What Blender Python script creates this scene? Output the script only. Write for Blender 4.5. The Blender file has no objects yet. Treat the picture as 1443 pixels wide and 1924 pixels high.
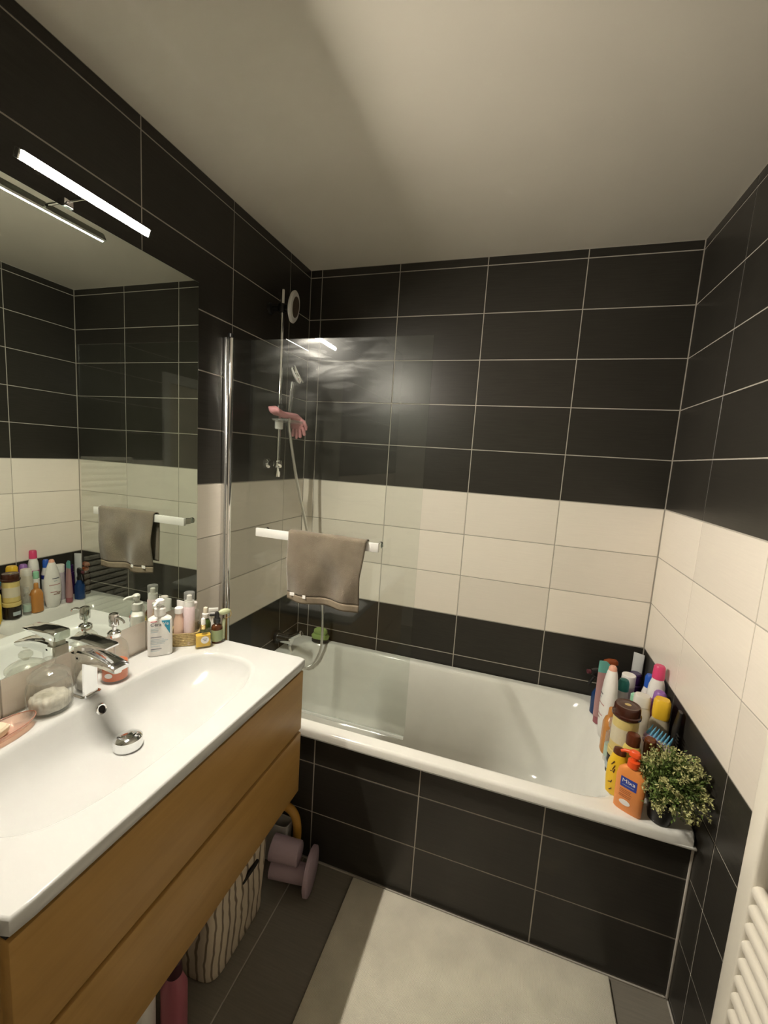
import bpy, bmesh, math, random
from mathutils import Vector, Matrix
random.seed(7)
S = bpy.context.scene
COL = S.collection
PI = math.pi

# ------------------------------------------------------------------ camera, world, exposure
cam_d = bpy.data.cameras.new('camera')
cam = bpy.data.objects.new('camera', cam_d); COL.objects.link(cam)
cam_d.sensor_fit = 'HORIZONTAL'; cam_d.sensor_width = 36.0
cam_d.lens = 795.2 / 1443 * 36.0
cam_d.clip_start = 0.02
_rt = Vector((0.94782376, 0.31237342, 0.06366294))
_fw = Vector((-0.30246605, 0.94425466, -0.12999011))
_up = Vector((-0.10071948, 0.10395184, 0.98946935))
cam.matrix_world = Matrix(((_rt.x, _up.x, -_fw.x, 1.1134), (_rt.y, _up.y, -_fw.y, -2.0243),
                           (_rt.z, _up.z, -_fw.z, 1.5720), (0, 0, 0, 1)))
S.camera = cam
w = bpy.data.worlds.new('world'); S.world = w; w.use_nodes = True
w.node_tree.nodes['Background'].inputs[0].default_value = (0.02, 0.02, 0.02, 1)
S.view_settings.view_transform = 'Standard'; S.view_settings.look = 'None'
S.view_settings.gamma = 1.0; S.view_settings.use_curve_mapping = False
S.view_settings.exposure = 3.0
LAMP_STRENGTH = 262.0
LAMP_COLOR = (1.0, 0.91, 0.77, 1)
S.cycles.transparent_max_bounces = 32
S.cycles.max_bounces = 11
S.cycles.glossy_bounces = 8
S.cycles.sample_clamp_indirect = 20

# ------------------------------------------------------------------ room dimensions (metres)
W = 1.688          # left wall x=0, right wall x=W
H = 2.474          # ceiling
YR = -3.0          # rear wall behind the camera
Z0 = 1.4272        # dark / white border
RH = 0.202         # row pitch
TP = 0.406         # column pitch
YF = -0.696        # tiled tub front
RIM = 0.56         # tub rim height
CZ = 0.90          # counter top height

# ------------------------------------------------------------------ materials
def new_mat(name):
    m = bpy.data.materials.new(name); m.use_nodes = True
    nt = m.node_tree
    return m, nt, nt.nodes, nt.links
def mat(name, col, rough=0.5, metal=0.0, spec=0.5, var=0.0, vscale=8.0, bump=0.0, bscale=60.0, stretch=(1, 1, 1), coat=0.0, sss=0.0, sheen=0.0):
    m, nt, N, L = new_mat(name)
    b = N['Principled BSDF']
    b.inputs['Base Color'].default_value = (*col, 1)
    b.inputs['Roughness'].default_value = rough
    b.inputs['Metallic'].default_value = metal
    b.inputs['Specular IOR Level'].default_value = spec
    b.inputs['Coat Weight'].default_value = coat
    if sheen: b.inputs['Sheen Weight'].default_value = sheen
    if sss:
        b.inputs['Subsurface Weight'].default_value = sss
        b.inputs['Subsurface Scale'].default_value = 0.01
    tc = N.new('ShaderNodeTexCoord'); mp = N.new('ShaderNodeMapping')
    mp.inputs['Scale'].default_value = stretch
    L.new(tc.outputs['Object'], mp.inputs['Vector'])
    nz = N.new('ShaderNodeTexNoise'); nz.inputs['Scale'].default_value = vscale; nz.inputs['Detail'].default_value = 4
    L.new(mp.outputs['Vector'], nz.inputs['Vector'])
    v = max(var, 0.03)
    cr = N.new('ShaderNodeValToRGB')
    cr.color_ramp.elements[0].position = 0.3; cr.color_ramp.elements[1].position = 0.7
    cr.color_ramp.elements[0].color = (*[c * (1 - v) for c in col], 1)
    cr.color_ramp.elements[1].color = (*[min(1, c * (1 + v)) for c in col], 1)
    L.new(nz.outputs['Fac'], cr.inputs['Fac']); L.new(cr.outputs['Color'], b.inputs['Base Color'])
    if bump:
        n2 = N.new('ShaderNodeTexNoise'); n2.inputs['Scale'].default_value = bscale; n2.inputs['Detail'].default_value = 3
        L.new(mp.outputs['Vector'], n2.inputs['Vector'])
        bp = N.new('ShaderNodeBump'); bp.inputs['Strength'].default_value = bump; bp.inputs['Distance'].default_value = 0.002
        L.new(n2.outputs['Fac'], bp.inputs['Height']); L.new(bp.outputs['Normal'], b.inputs['Normal'])
    return m

def tile_mat(name, col, rough, var, bump):
    # glazed tile with faint brushed lines along its length, a little different from tile to tile
    m, nt, N, L = new_mat(name); b = N['Principled BSDF']
    b.inputs['Roughness'].default_value = rough; b.inputs['Specular IOR Level'].default_value = 0.32
    tc = N.new('ShaderNodeTexCoord'); oi = N.new('ShaderNodeObjectInfo')
    mul = N.new('ShaderNodeVectorMath'); mul.operation = 'ADD'
    sc = N.new('ShaderNodeVectorMath'); sc.operation = 'SCALE'; sc.inputs['Scale'].default_value = 37.0
    cb = N.new('ShaderNodeCombineXYZ')
    L.new(oi.outputs['Random'], cb.inputs[0]); L.new(oi.outputs['Random'], cb.inputs[1])
    L.new(cb.outputs[0], sc.inputs[0]); L.new(tc.outputs['Object'], mul.inputs[0]); L.new(sc.outputs[0], mul.inputs[1])
    mp = N.new('ShaderNodeMapping'); mp.inputs['Scale'].default_value = (9, 190, 1)
    L.new(mul.outputs[0], mp.inputs['Vector'])
    nz = N.new('ShaderNodeTexNoise'); nz.inputs['Scale'].default_value = 1.0; nz.inputs['Detail'].default_value = 5
    L.new(mp.outputs[0], nz.inputs['Vector'])
    cr = N.new('ShaderNodeValToRGB'); cr.color_ramp.elements[0].position = 0.25; cr.color_ramp.elements[1].position = 0.75
    cr.color_ramp.elements[0].color = (*[c * (1 - var) for c in col], 1)
    cr.color_ramp.elements[1].color = (*[min(1, c * (1 + var)) for c in col], 1)
    L.new(nz.outputs['Fac'], cr.inputs['Fac'])
    hs = N.new('ShaderNodeHueSaturation')
    mr = N.new('ShaderNodeMapRange'); mr.inputs['To Min'].default_value = 0.93; mr.inputs['To Max'].default_value = 1.07
    L.new(oi.outputs['Random'], mr.inputs['Value']); L.new(mr.outputs[0], hs.inputs['Value'])
    L.new(cr.outputs['Color'], hs.inputs['Color']); L.new(hs.outputs['Color'], b.inputs['Base Color'])
    bp = N.new('ShaderNodeBump'); bp.inputs['Strength'].default_value = bump; bp.inputs['Distance'].default_value = 0.0008
    L.new(nz.outputs['Fac'], bp.inputs['Height']); L.new(bp.outputs['Normal'], b.inputs['Normal'])
    return m

def glass_mat(name, tint, rough=0.0, ior=1.5, smear=0.0, extra=0.0):
    # clear pane: fresnel mix of see-through and mirror; the IOR is swapped on inner faces so a solid pane reflects alike on both
    m, nt, N, L = new_mat(name); N.remove(N['Principled BSDF']); out = N['Material Output']
    geo = N.new('ShaderNodeNewGeometry'); mr = N.new('ShaderNodeMapRange')
    mr.inputs['To Min'].default_value = ior; mr.inputs['To Max'].default_value = 1 / ior
    L.new(geo.outputs['Backfacing'], mr.inputs['Value'])
    fr = N.new('ShaderNodeFresnel'); L.new(mr.outputs[0], fr.inputs['IOR'])
    tr = N.new('ShaderNodeBsdfTransparent'); tr.inputs[0].default_value = (*tint, 1)
    gl = N.new('ShaderNodeBsdfGlossy'); gl.inputs['Roughness'].default_value = rough
    mx = N.new('ShaderNodeMixShader'); L.new(fr.outputs[0], mx.inputs[0]); L.new(tr.outputs[0], mx.inputs[1]); L.new(gl.outputs[0], mx.inputs[2])
    last = mx
    if smear:
        tc = N.new('ShaderNodeTexCoord'); mp = N.new('ShaderNodeMapping'); mp.inputs['Scale'].default_value = (5, 1, 22); mp.inputs['Rotation'].default_value = (0, 0.2, 0)
        L.new(tc.outputs['Object'], mp.inputs['Vector'])
        nz = N.new('ShaderNodeTexNoise'); nz.inputs['Scale'].default_value = 1.0; nz.inputs['Detail'].default_value = 5; nz.inputs['Distortion'].default_value = 1.4
        L.new(mp.outputs[0], nz.inputs['Vector'])
        cr = N.new('ShaderNodeValToRGB'); cr.color_ramp.elements[0].position = 0.42; cr.color_ramp.elements[1].position = 0.75
        cr.color_ramp.elements[0].color = (smear * 0.2,) * 3 + (1,); cr.color_ramp.elements[1].color = (smear,) * 3 + (1,)
        L.new(nz.outputs['Fac'], cr.inputs['Fac'])
        g2 = N.new('ShaderNodeBsdfGlossy'); g2.inputs['Roughness'].default_value = 0.3
        m2 = N.new('ShaderNodeMixShader'); L.new(cr.outputs[0], m2.inputs[0]); L.new(mx.outputs[0], m2.inputs[1]); L.new(g2.outputs[0], m2.inputs[2]); last = m2
    if extra:
        df = N.new('ShaderNodeBsdfDiffuse'); df.inputs[0].default_value = (0.85, 0.87, 0.85, 1)
        m3 = N.new('ShaderNodeMixShader'); m3.inputs[0].default_value = extra
        L.new(last.outputs[0], m3.inputs[1]); L.new(df.outputs[0], m3.inputs[2]); last = m3
    L.new(last.outputs[0], out.inputs['Surface'])
    return m

def wood_mat(name):
    m, nt, N, L = new_mat(name); b = N['Principled BSDF']
    tc = N.new('ShaderNodeTexCoord'); mp = N.new('ShaderNodeMapping'); mp.inputs['Scale'].default_value = (14, 1.6, 14)
    L.new(tc.outputs['Object'], mp.inputs['Vector'])
    nz = N.new('ShaderNodeTexNoise'); nz.inputs['Scale'].default_value = 1.3; nz.inputs['Detail'].default_value = 6; nz.inputs['Distortion'].default_value = 0.8
    L.new(mp.outputs[0], nz.inputs['Vector'])
    wv = N.new('ShaderNodeTexNoise'); wv.inputs['Scale'].default_value = 9; wv.inputs['Detail'].default_value = 3
    L.new(mp.outputs[0], wv.inputs['Vector'])
    mx = N.new('ShaderNodeMix'); mx.inputs[0].default_value = 0.25; L.new(nz.outputs['Fac'], mx.inputs[2]); L.new(wv.outputs['Fac'], mx.inputs[3])
    cr = N.new('ShaderNodeValToRGB'); e = cr.color_ramp.elements
    e[0].position = 0.3; e[0].color = (0.36, 0.20, 0.05, 1); e[1].position = 0.72; e[1].color = (0.46, 0.27, 0.08, 1)
    L.new(mx.outputs[0], cr.inputs['Fac']); L.new(cr.outputs[0], b.inputs['Base Color'])
    b.inputs['Roughness'].default_value = 0.42
    bp = N.new('ShaderNodeBump'); bp.inputs['Strength'].default_value = 0.08; bp.inputs['Distance'].default_value = 0.001
    L.new(wv.outputs['Fac'], bp.inputs['Height']); L.new(bp.outputs['Normal'], b.inputs['Normal'])
    return m

def stripe_mat(name):
    m, nt, N, L = new_mat(name); b = N['Principled BSDF']
    tc = N.new('ShaderNodeTexCoord'); sp = N.new('ShaderNodeSeparateXYZ'); L.new(tc.outputs['Object'], sp.inputs[0])
    ad = N.new('ShaderNodeMath'); ad.operation = 'ADD'; L.new(sp.outputs[0], ad.inputs[0]); L.new(sp.outputs[1], ad.inputs[1])
    wz = N.new('ShaderNodeTexNoise'); wz.inputs['Scale'].default_value = 9; L.new(tc.outputs['Object'], wz.inputs['Vector'])
    wm = N.new('ShaderNodeMath'); wm.operation = 'MULTIPLY_ADD'; wm.inputs[1].default_value = 0.05; L.new(wz.outputs['Fac'], wm.inputs[0]); L.new(ad.outputs[0], wm.inputs[2]); ad = wm
    mu = N.new('ShaderNodeMath'); mu.operation = 'MULTIPLY'; mu.inputs[1].default_value = 2 * PI / 0.030; L.new(ad.outputs[0], mu.inputs[0])
    sn = N.new('ShaderNodeMath'); sn.operation = 'SINE'; L.new(mu.outputs[0], sn.inputs[0])
    cr = N.new('ShaderNodeValToRGB'); e = cr.color_ramp.elements
    e[0].position = 0.74; e[0].color = (0.66, 0.57, 0.44, 1); e[1].position = 0.90; e[1].color = (0.22, 0.17, 0.12, 1)
    mr = N.new('ShaderNodeMapRange'); mr.inputs['From Min'].default_value = -1; L.new(sn.outputs[0], mr.inputs['Value'])
    L.new(mr.outputs[0], cr.inputs['Fac']); L.new(cr.outputs[0], b.inputs['Base Color']); b.inputs['Roughness'].default_value = 0.9
    return m

def mat_cloth(name, col, s=260):
    # woven / waffled textile
    m, nt, N, L = new_mat(name); b = N['Principled BSDF']; b.inputs['Roughness'].default_value = 0.95; b.inputs['Specular IOR Level'].default_value = 0.1
    tc = N.new('ShaderNodeTexCoord')
    wv = N.new('ShaderNodeTexWave'); wv.inputs['Scale'].default_value = s / 6.28; wv.inputs['Distortion'].default_value = 0.6; wv.bands_direction = 'X'
    w2 = N.new('ShaderNodeTexWave'); w2.inputs['Scale'].default_value = s / 6.28; w2.inputs['Distortion'].default_value = 0.6; w2.bands_direction = 'Y'
    L.new(tc.outputs['Object'], wv.inputs['Vector']); L.new(tc.outputs['Object'], w2.inputs['Vector'])
    mu = N.new('ShaderNodeMath'); mu.operation = 'ADD'; L.new(wv.outputs['Fac'], mu.inputs[0]); L.new(w2.outputs['Fac'], mu.inputs[1])
    nz = N.new('ShaderNodeTexNoise'); nz.inputs['Scale'].default_value = 9; nz.inputs['Detail'].default_value = 5; L.new(tc.outputs['Object'], nz.inputs['Vector'])
    cr = N.new('ShaderNodeValToRGB'); cr.color_ramp.elements[0].position = 0.3; cr.color_ramp.elements[1].position = 0.7
    cr.color_ramp.elements[0].color = (*[c * 0.88 for c in col], 1); cr.color_ramp.elements[1].color = (*[min(1, c * 1.06) for c in col], 1)
    L.new(nz.outputs['Fac'], cr.inputs['Fac']); L.new(cr.outputs[0], b.inputs['Base Color'])
    bp = N.new('ShaderNodeBump'); bp.inputs['Strength'].default_value = 0.5; bp.inputs['Distance'].default_value = 0.002
    L.new(mu.outputs[0], bp.inputs['Height']); L.new(bp.outputs['Normal'], b.inputs['Normal'])
    return m

def mat_emit(name, col, st):
    m, nt, N, L = new_mat(name); N.remove(N['Principled BSDF'])
    e = N.new('ShaderNodeEmission'); e.inputs[0].default_value = col; e.inputs[1].default_value = st
    L.new(e.outputs[0], N['Material Output'].inputs['Surface']); return m

M = {}
M['dark'] = tile_mat('dark_glazed_tile', (0.031, 0.0285, 0.0238), 0.34, 0.16, 0.25)
M['white'] = tile_mat('white_glazed_tile', (0.86, 0.80, 0.72), 0.28, 0.02, 0.25)
M['floor'] = tile_mat('grey_floor_tile', (0.195, 0.178, 0.148), 0.42, 0.10, 0.12)
M['grout'] = mat('grout', (0.46, 0.43, 0.38), 0.95, bump=0.3, bscale=300)
M['silicone'] = mat('silicone', (0.55, 0.52, 0.47), 0.5)
M['paint'] = mat('ceiling_paint', (0.74, 0.70, 0.615), 0.85, bump=0.05, bscale=200, var=0.03, vscale=2)
M['rear_bounce'] = mat('pale_bounce_paint', (0.72, 0.68, 0.60), 0.85)  # pale colour chosen to bounce light off the unseen rear wall
M['enamel'] = mat('white_enamel', (0.86, 0.86, 0.82), 0.12, spec=0.5)
M['ceramic'] = mat('white_ceramic', (0.61, 0.62, 0.61), 0.16, spec=0.5)
M['wood'] = wood_mat('oak_veneer')
M['chrome'] = mat('chrome', (0.86, 0.87, 0.88), 0.06, metal=1.0)
M['alu'] = mat('brushed_aluminium', (0.75, 0.75, 0.74), 0.25, metal=1.0)
M['steel'] = mat('satin_steel', (0.78, 0.77, 0.74), 0.35, metal=1.0)
M['mirror'] = mat('mirror_silver', (0.64, 0.68, 0.62), 0.0, metal=1.0)
M['mirror'].node_tree.nodes['Principled BSDF'].inputs['Roughness'].default_value = 0.0
M['edge'] = mat('mirror_edge', (0.35, 0.45, 0.40), 0.15)
M['pane'] = glass_mat('shower_glass', (0.955, 0.975, 0.96), smear=0.02)
M['clear'] = glass_mat('clear_glass', (0.93, 0.93, 0.90), rough=0.03, ior=1.75, extra=0.05)
M['clearplastic'] = glass_mat('clear_plastic', (0.90, 0.90, 0.88), rough=0.08, extra=0.16)
M['pinkglass'] = glass_mat('pink_glass', (0.93, 0.72, 0.60), rough=0.04, ior=1.7, extra=0.16)
M['yelglass'] = glass_mat('yellow_glass', (0.97, 0.93, 0.75), rough=0.03, extra=0.03)
M['rubber'] = glass_mat('seal_strip', (0.85, 0.87, 0.84), rough=0.2, extra=0.4)
M['lamp'] = mat_emit('lamp_diffuser', LAMP_COLOR, LAMP_STRENGTH)
M['towel'] = mat('taupe_terry', (0.145, 0.120, 0.088), 1.0, spec=0.05, var=0.18, vscale=14, bump=0.9, bscale=420, sheen=0.3)
M['towelband'] = mat('taupe_hem', (0.23, 0.19, 0.14), 0.95, spec=0.1, var=0.1, vscale=40, bump=0.4, bscale=600)
M['mat'] = mat_cloth('cream_bath_mat', (0.80, 0.76, 0.64), 700)
M['basket'] = stripe_mat('striped_canvas')
M['radiator'] = mat('radiator_enamel', (0.82, 0.78, 0.69), 0.3)
M['black'] = mat('black_plastic', (0.012, 0.012, 0.012), 0.35)
M['recess_shade'] = mat('recess_shade_paint', (0.01, 0.008, 0.006), 0.9)  # near-black colour stands in for shade inside gaps and openings
M['lilac'] = mat('lilac_plastic', (0.47, 0.36, 0.42), 0.5)
M['ochre'] = mat('ochre_plastic', (0.55, 0.29, 0.05), 0.45)
M['pale'] = mat('pale_plastic', (0.70, 0.69, 0.66), 0.4)
M['doorpaint'] = mat('door_paint', (0.62, 0.55, 0.44), 0.5)
M['glove'] = mat('pink_rubber', (0.80, 0.36, 0.40), 0.55)
M['sponge'] = mat('green_sponge', (0.34, 0.48, 0.16), 0.95, bump=0.9, bscale=180)
M['wicker'] = mat('woven_straw', (0.48, 0.37, 0.18), 0.8, var=0.25, vscale=160, bump=0.8, bscale=300)
def pl(name, col, rough=0.35, **k):
    if name not in M: M[name] = mat(name, col, rough, **k)
    return M[name]

# ------------------------------------------------------------------ mesh helpers
def finish(name, me, m, parent=None, loc=None, smooth=True, ang=35):
    if isinstance(me, bmesh.types.BMesh):
        bmesh.ops.recalc_face_normals(me, faces=me.faces)
        d = bpy.data.meshes.new(name); me.to_mesh(d); me.free(); me = d
    o = bpy.data.objects.new(name, me); COL.objects.link(o)
    if m is not None and not me.materials: me.materials.append(m)
    if smooth:
        for p in me.polygons: p.use_smooth = True
        me.set_sharp_from_angle(angle=math.radians(ang))
    if parent is not None: o.parent = parent
    if loc is not None: o.location = loc
    return o
def box_bm(x0, x1, y0, y1, z0, z1, bev=0.0, seg=2, bm=None):
    own = bm is None
    bm = bm or bmesh.new()
    g = bmesh.ops.create_cube(bm, size=1.0)
    vs = g['verts']
    for v in vs:
        v.co = Vector(((x0 + x1) / 2 + v.co.x * (x1 - x0), (y0 + y1) / 2 + v.co.y * (y1 - y0), (z0 + z1) / 2 + v.co.z * (z1 - z0)))
    if bev:
        es = list({e for v in vs for e in v.link_edges})
        bmesh.ops.bevel(bm, geom=es, offset=bev, segments=seg, affect='EDGES', profile=0.5)
    return bm
def ring_pts(rx, ry, e, n, cx=0, cy=0):
    out = []
    for i in range(n):
        a = 2 * PI * (i + 0.5) / n if e < 20 else 2 * PI * i / n
        c, s = math.cos(a), math.sin(a)
        r = (abs(c) ** e + abs(s) ** e) ** (-1.0 / e)
        out.append((cx + rx * r * c, cy + ry * r * s))
    return out
def loft_bm(rings, n=32, caps=True, bm=None):
    # rings: (z, rx, ry, exponent[, cx, cy])
    bm = bm or bmesh.new(); prev = None; first = None
    for rg in rings:
        z, rx, ry, e = rg[:4]; cx, cy = (rg[4], rg[5]) if len(rg) > 5 else (0, 0)
        vs = [bm.verts.new((x, y, z)) for x, y in ring_pts(rx, ry, e, n, cx, cy)]
        if prev:
            for i in range(n): bm.faces.new((prev[i], prev[(i + 1) % n], vs[(i + 1) % n], vs[i]))
        else: first = vs
        prev = vs
    if caps:
        bm.faces.new(first[::-1]); bm.faces.new(prev)
    return bm
def lathe(profile, n=28, caps=True, bm=None):
    return loft_bm([(z, r, r, 2.0) for r, z in profile], n, caps, bm)
def tube_bm(pts, r, n=12, bm=None, cap=True):
    bm = bm or bmesh.new(); pts = [Vector(p) for p in pts]; prev = None; first = None
    ref = Vector((0, 0, 1))
    t0 = (pts[1] - pts[0]).normalized()
    if abs(t0.dot(ref)) > 0.9: ref = Vector((0, 1, 0))
    u = t0.cross(ref).normalized()
    for i, p in enumerate(pts):
        t = (pts[min(i + 1, len(pts) - 1)] - pts[max(i - 1, 0)]).normalized()
        u = (u - t * u.dot(t)).normalized(); v = t.cross(u)
        rr = r[i] if isinstance(r, (list, tuple)) else r
        vs = [bm.verts.new(p + (u * math.cos(2 * PI * k / n) + v * math.sin(2 * PI * k / n)) * rr) for k in range(n)]
        if prev:
            for k in range(n): bm.faces.new((prev[k], prev[(k + 1) % n], vs[(k + 1) % n], vs[k]))
        else: first = vs
        prev = vs
    if cap: bm.faces.new(first[::-1]); bm.faces.new(prev)
    return bm
def spline(ctrl, k=10):
    # Catmull-Rom through control points
    P = [Vector(c) for c in ctrl]; P = [2 * P[0] - P[1]] + P + [2 * P[-1] - P[-2]]; out = []
    for i in range(1, len(P) - 2):
        for j in range(k):
            t = j / k
            out.append(0.5 * ((2 * P[i]) + (P[i + 1] - P[i - 1]) * t + (2 * P[i - 1] - 5 * P[i] + 4 * P[i + 1] - P[i + 2]) * t * t + (3 * P[i] - P[i - 1] - 3 * P[i + 1] + P[i + 2]) * t ** 3))
    out.append(P[-2]); return out
def xf(bm, mx): bmesh.ops.transform(bm, matrix=mx, verts=bm.verts); return bm
def rotm(axis, deg): return Matrix.Rotation(math.radians(deg), 4, axis)
def text_part(s, size, m, parent, loc, rot, name='lettering', extr=0.0002, squeeze=1.0):
    cu = bpy.data.curves.new('text', 'FONT'); cu.body = s; cu.size = size; cu.extrude = extr; cu.align_x = 'CENTER'; cu.align_y = 'CENTER'
    t = bpy.data.objects.new('text', cu); COL.objects.link(t)
    me = bpy.data.meshes.new_from_object(t.evaluated_get(bpy.context.evaluated_depsgraph_get()))
    bpy.data.objects.remove(t); bpy.data.curves.remove(cu)
    me.transform(Matrix.Diagonal((squeeze, 1, 1, 1)))
    me.materials.clear()
    o = finish(name, me, m, parent, loc, smooth=False); o.rotation_euler = rot
    return o
def tag(o, label=None, cat=None, group=None, kind=None):
    if label: o['label'] = label
    if cat: o['category'] = cat
    if group: o['group'] = group
    if kind: o['kind'] = kind
    return o
def thing(name, label, cat, loc=(0, 0, 0), rz=0.0, group=None):
    o = bpy.data.objects.new(name, None); COL.objects.link(o); o.empty_display_size = 0.02
    o.location = loc; o.rotation_euler = (0, 0, math.radians(rz))
    return tag(o, label, cat, group)
def struct(name, bm, m, label, **k):
    return tag(finish(name, bm, m, **k), label, None, None, 'structure')

# ------------------------------------------------------------------ room shell
TT = 0.008; GJ = 0.0040; GR = 0.0016
_tiles = {}
def tile_mesh(wd, ht, key):
    k = (round(wd, 4), round(ht, 4), key)
    if k not in _tiles:
        b = 0.0011; a, c = wd / 2, ht / 2; v = []
        for (dx, dy, z) in ((a, c, -TT), (a, c, -b), (a - b, c - b, 0)):
            v += [(-dx, -dy, z), (dx, -dy, z), (dx, dy, z), (-dx, dy, z)]
        f = [(8, 9, 10, 11)]
        for r in (0, 4):
            for i in range(4): f.append((r + i, r + (i + 1) % 4, r + 4 + (i + 1) % 4, r + 4 + i))
        me = bpy.data.meshes.new('tile'); me.from_pydata(v, [], f); me.materials.append(M[key]); _tiles[k] = me
    return _tiles[k]
def lay_tiles(wall, frame, cols, rows, pick, skip=None):
    # frame(u, v) -> world point on the tile face and a 3x3 basis; cols and rows are joint positions
    for i in range(len(cols) - 1):
        for j in range(len(rows) - 1):
            u0, u1, v0, v1 = cols[i], cols[i + 1], rows[j], rows[j + 1]
            if u1 - u0 < 0.012 or v1 - v0 < 0.012: continue
            if skip and skip((u0 + u1) / 2, (v0 + v1) / 2): continue
            p, B = frame((u0 + u1) / 2, (v0 + v1) / 2)
            o = bpy.data.objects.new('tile', tile_mesh(u1 - u0 - GJ, v1 - v0 - GJ, pick((v0 + v1) / 2)))
            COL.objects.link(o)
            mx = Matrix(((B[0][0], B[1][0], B[2][0], p[0]), (B[0][1], B[1][1], B[2][1], p[1]), (B[0][2], B[1][2], B[2][2], p[2]), (0, 0, 0, 1)))
            o.matrix_world = mx; o.parent = wall
def joints(first, pitch, lo, hi):
    k = math.floor((lo - first) / pitch) + 1; out = [lo]
    while first + k * pitch < hi - 1e-4:
        q = first + k * pitch
        if q > lo + 1e-4: out.append(q)
        k += 1
    return out + [hi]
ROWS = joints(Z0, RH, 0.0, H)
def pick(z): return 'white' if Z0 - 3 * RH < z < Z0 else 'dark'

wl = struct('wall_left', box_bm(-0.10, -GR, YR, 0.0, 0, H), M['grout'], 'left wall tiled dark with a white band, carrying the mirror', smooth=False)
lay_tiles(wl, lambda u, v: ((0, u, v), ((0, 1, 0), (0, 0, 1), (1, 0, 0))), joints(-0.5977, TP, YR, 0.0), ROWS, pick)
wb = struct('wall_back', box_bm(-0.10, W + 0.10, GR, 0.10, 0, H), M['grout'], 'back wall behind the bathtub, dark tiles with a white band', smooth=False)
lay_tiles(wb, lambda u, v: ((u, 0, v), ((1, 0, 0), (0, 0, 1), (0, -1, 0))), joints(0.0625, TP, 0.0, W), [z for z in ROWS if z > 0.4], pick)
wr = struct('wall_right', box_bm(W + GR, W + 0.10, YR, 0.0, 0, H), M['grout'], 'right wall at the foot of the bathtub, dark tiles with a white band', smooth=False)
lay_tiles(wr, lambda u, v: ((W, u, v), ((0, -1, 0), (0, 0, 1), (-1, 0, 0))), joints(-0.387, TP, YR, 0.0), ROWS, pick,
          skip=lambda u, v: -2.86 < u < -2.02 and v < 2.1)
wq = struct('wall_rear', box_bm(-0.10, W + 0.10, YR - 0.10, YR - GR, 0, H), M['rear_bounce'], 'unseen rear wall behind the viewer, painted pale to bounce light', smooth=False)
wf = struct('wall_tub_front', box_bm(0.0, W, YF + GR, YF + 0.03, 0, RIM - 0.035), M['grout'], 'dark tiled apron closing the front of the bathtub', smooth=False)
lay_tiles(wf, lambda u, v: ((u, YF, v), ((1, 0, 0), (0, 0, 1), (0, -1, 0))), joints(0.4751, TP, 0.0, W), joints(0.4059, RH, 0.004, RIM - 0.035), lambda z: 'dark')
fl = struct('floor', box_bm(-0.10, W + 0.10, YR - 0.10, 0.1, -0.10, -GR), M['grout'], 'floor of large matt grey tiles', smooth=False)
lay_tiles(fl, lambda u, v: ((u, v, 0), ((1, 0, 0), (0, 1, 0), (0, 0, 1))), joints(0.4525, 0.45, 0.0, W), joints(-1.346, 0.65, YR, YF), lambda z: 'floor')
struct('ceiling', box_bm(-0.10, W + 0.10, YR - 0.10, 0.1, H, H + 0.10), M['paint'], 'plain off-white painted ceiling', smooth=False)
# silicone beads
struct('trim_1', box_bm(W - 0.006, W, YF - 0.008, YF - 0.0005, 0.004, RIM - 0.036, 0.002), M['silicone'], 'pale silicone bead between the tub front and the right wall')
struct('trim_2', box_bm(0.002, W - 0.008, YF - 0.006, YF - 0.0005, 0.0, 0.005, 0.002), M['grout'], 'grout line along the foot of the tub front')
struct('trim_3', box_bm(W - 0.005, W, YR + 0.02, YF - 0.012, 0.0, 0.005, 0.002), M['silicone'], 'pale silicone line along the foot of the right wall')
# door in the right wall, beside and behind the viewer
dr = thing('door_1', 'cream painted door with a plain frame in the right wall', None, (W, -2.44, 0)); dr['kind'] = 'structure'
bm = box_bm(-0.012, 0.004, -0.42, 0.42, 0.004, 2.04, 0.002); finish('leaf', bm, M['doorpaint'], dr)
for (y0, y1, z0, z1) in ((0.422, 0.48, 0.001, 2.12), (-0.48, -0.422, 0.001, 2.12), (-0.422, 0.422, 2.045, 2.12)):
    finish('door_frame', box_bm(-0.022, 0.004, y0, y1, z0, z1, 0.003), M['pale'], dr)
hd = finish('handle', tube_bm([(-0.013, 0.36, 1.02), (-0.06, 0.36, 1.02), (-0.062, 0.34, 1.02), (-0.062, 0.25, 1.02)], 0.009), M['steel'], dr)

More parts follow.
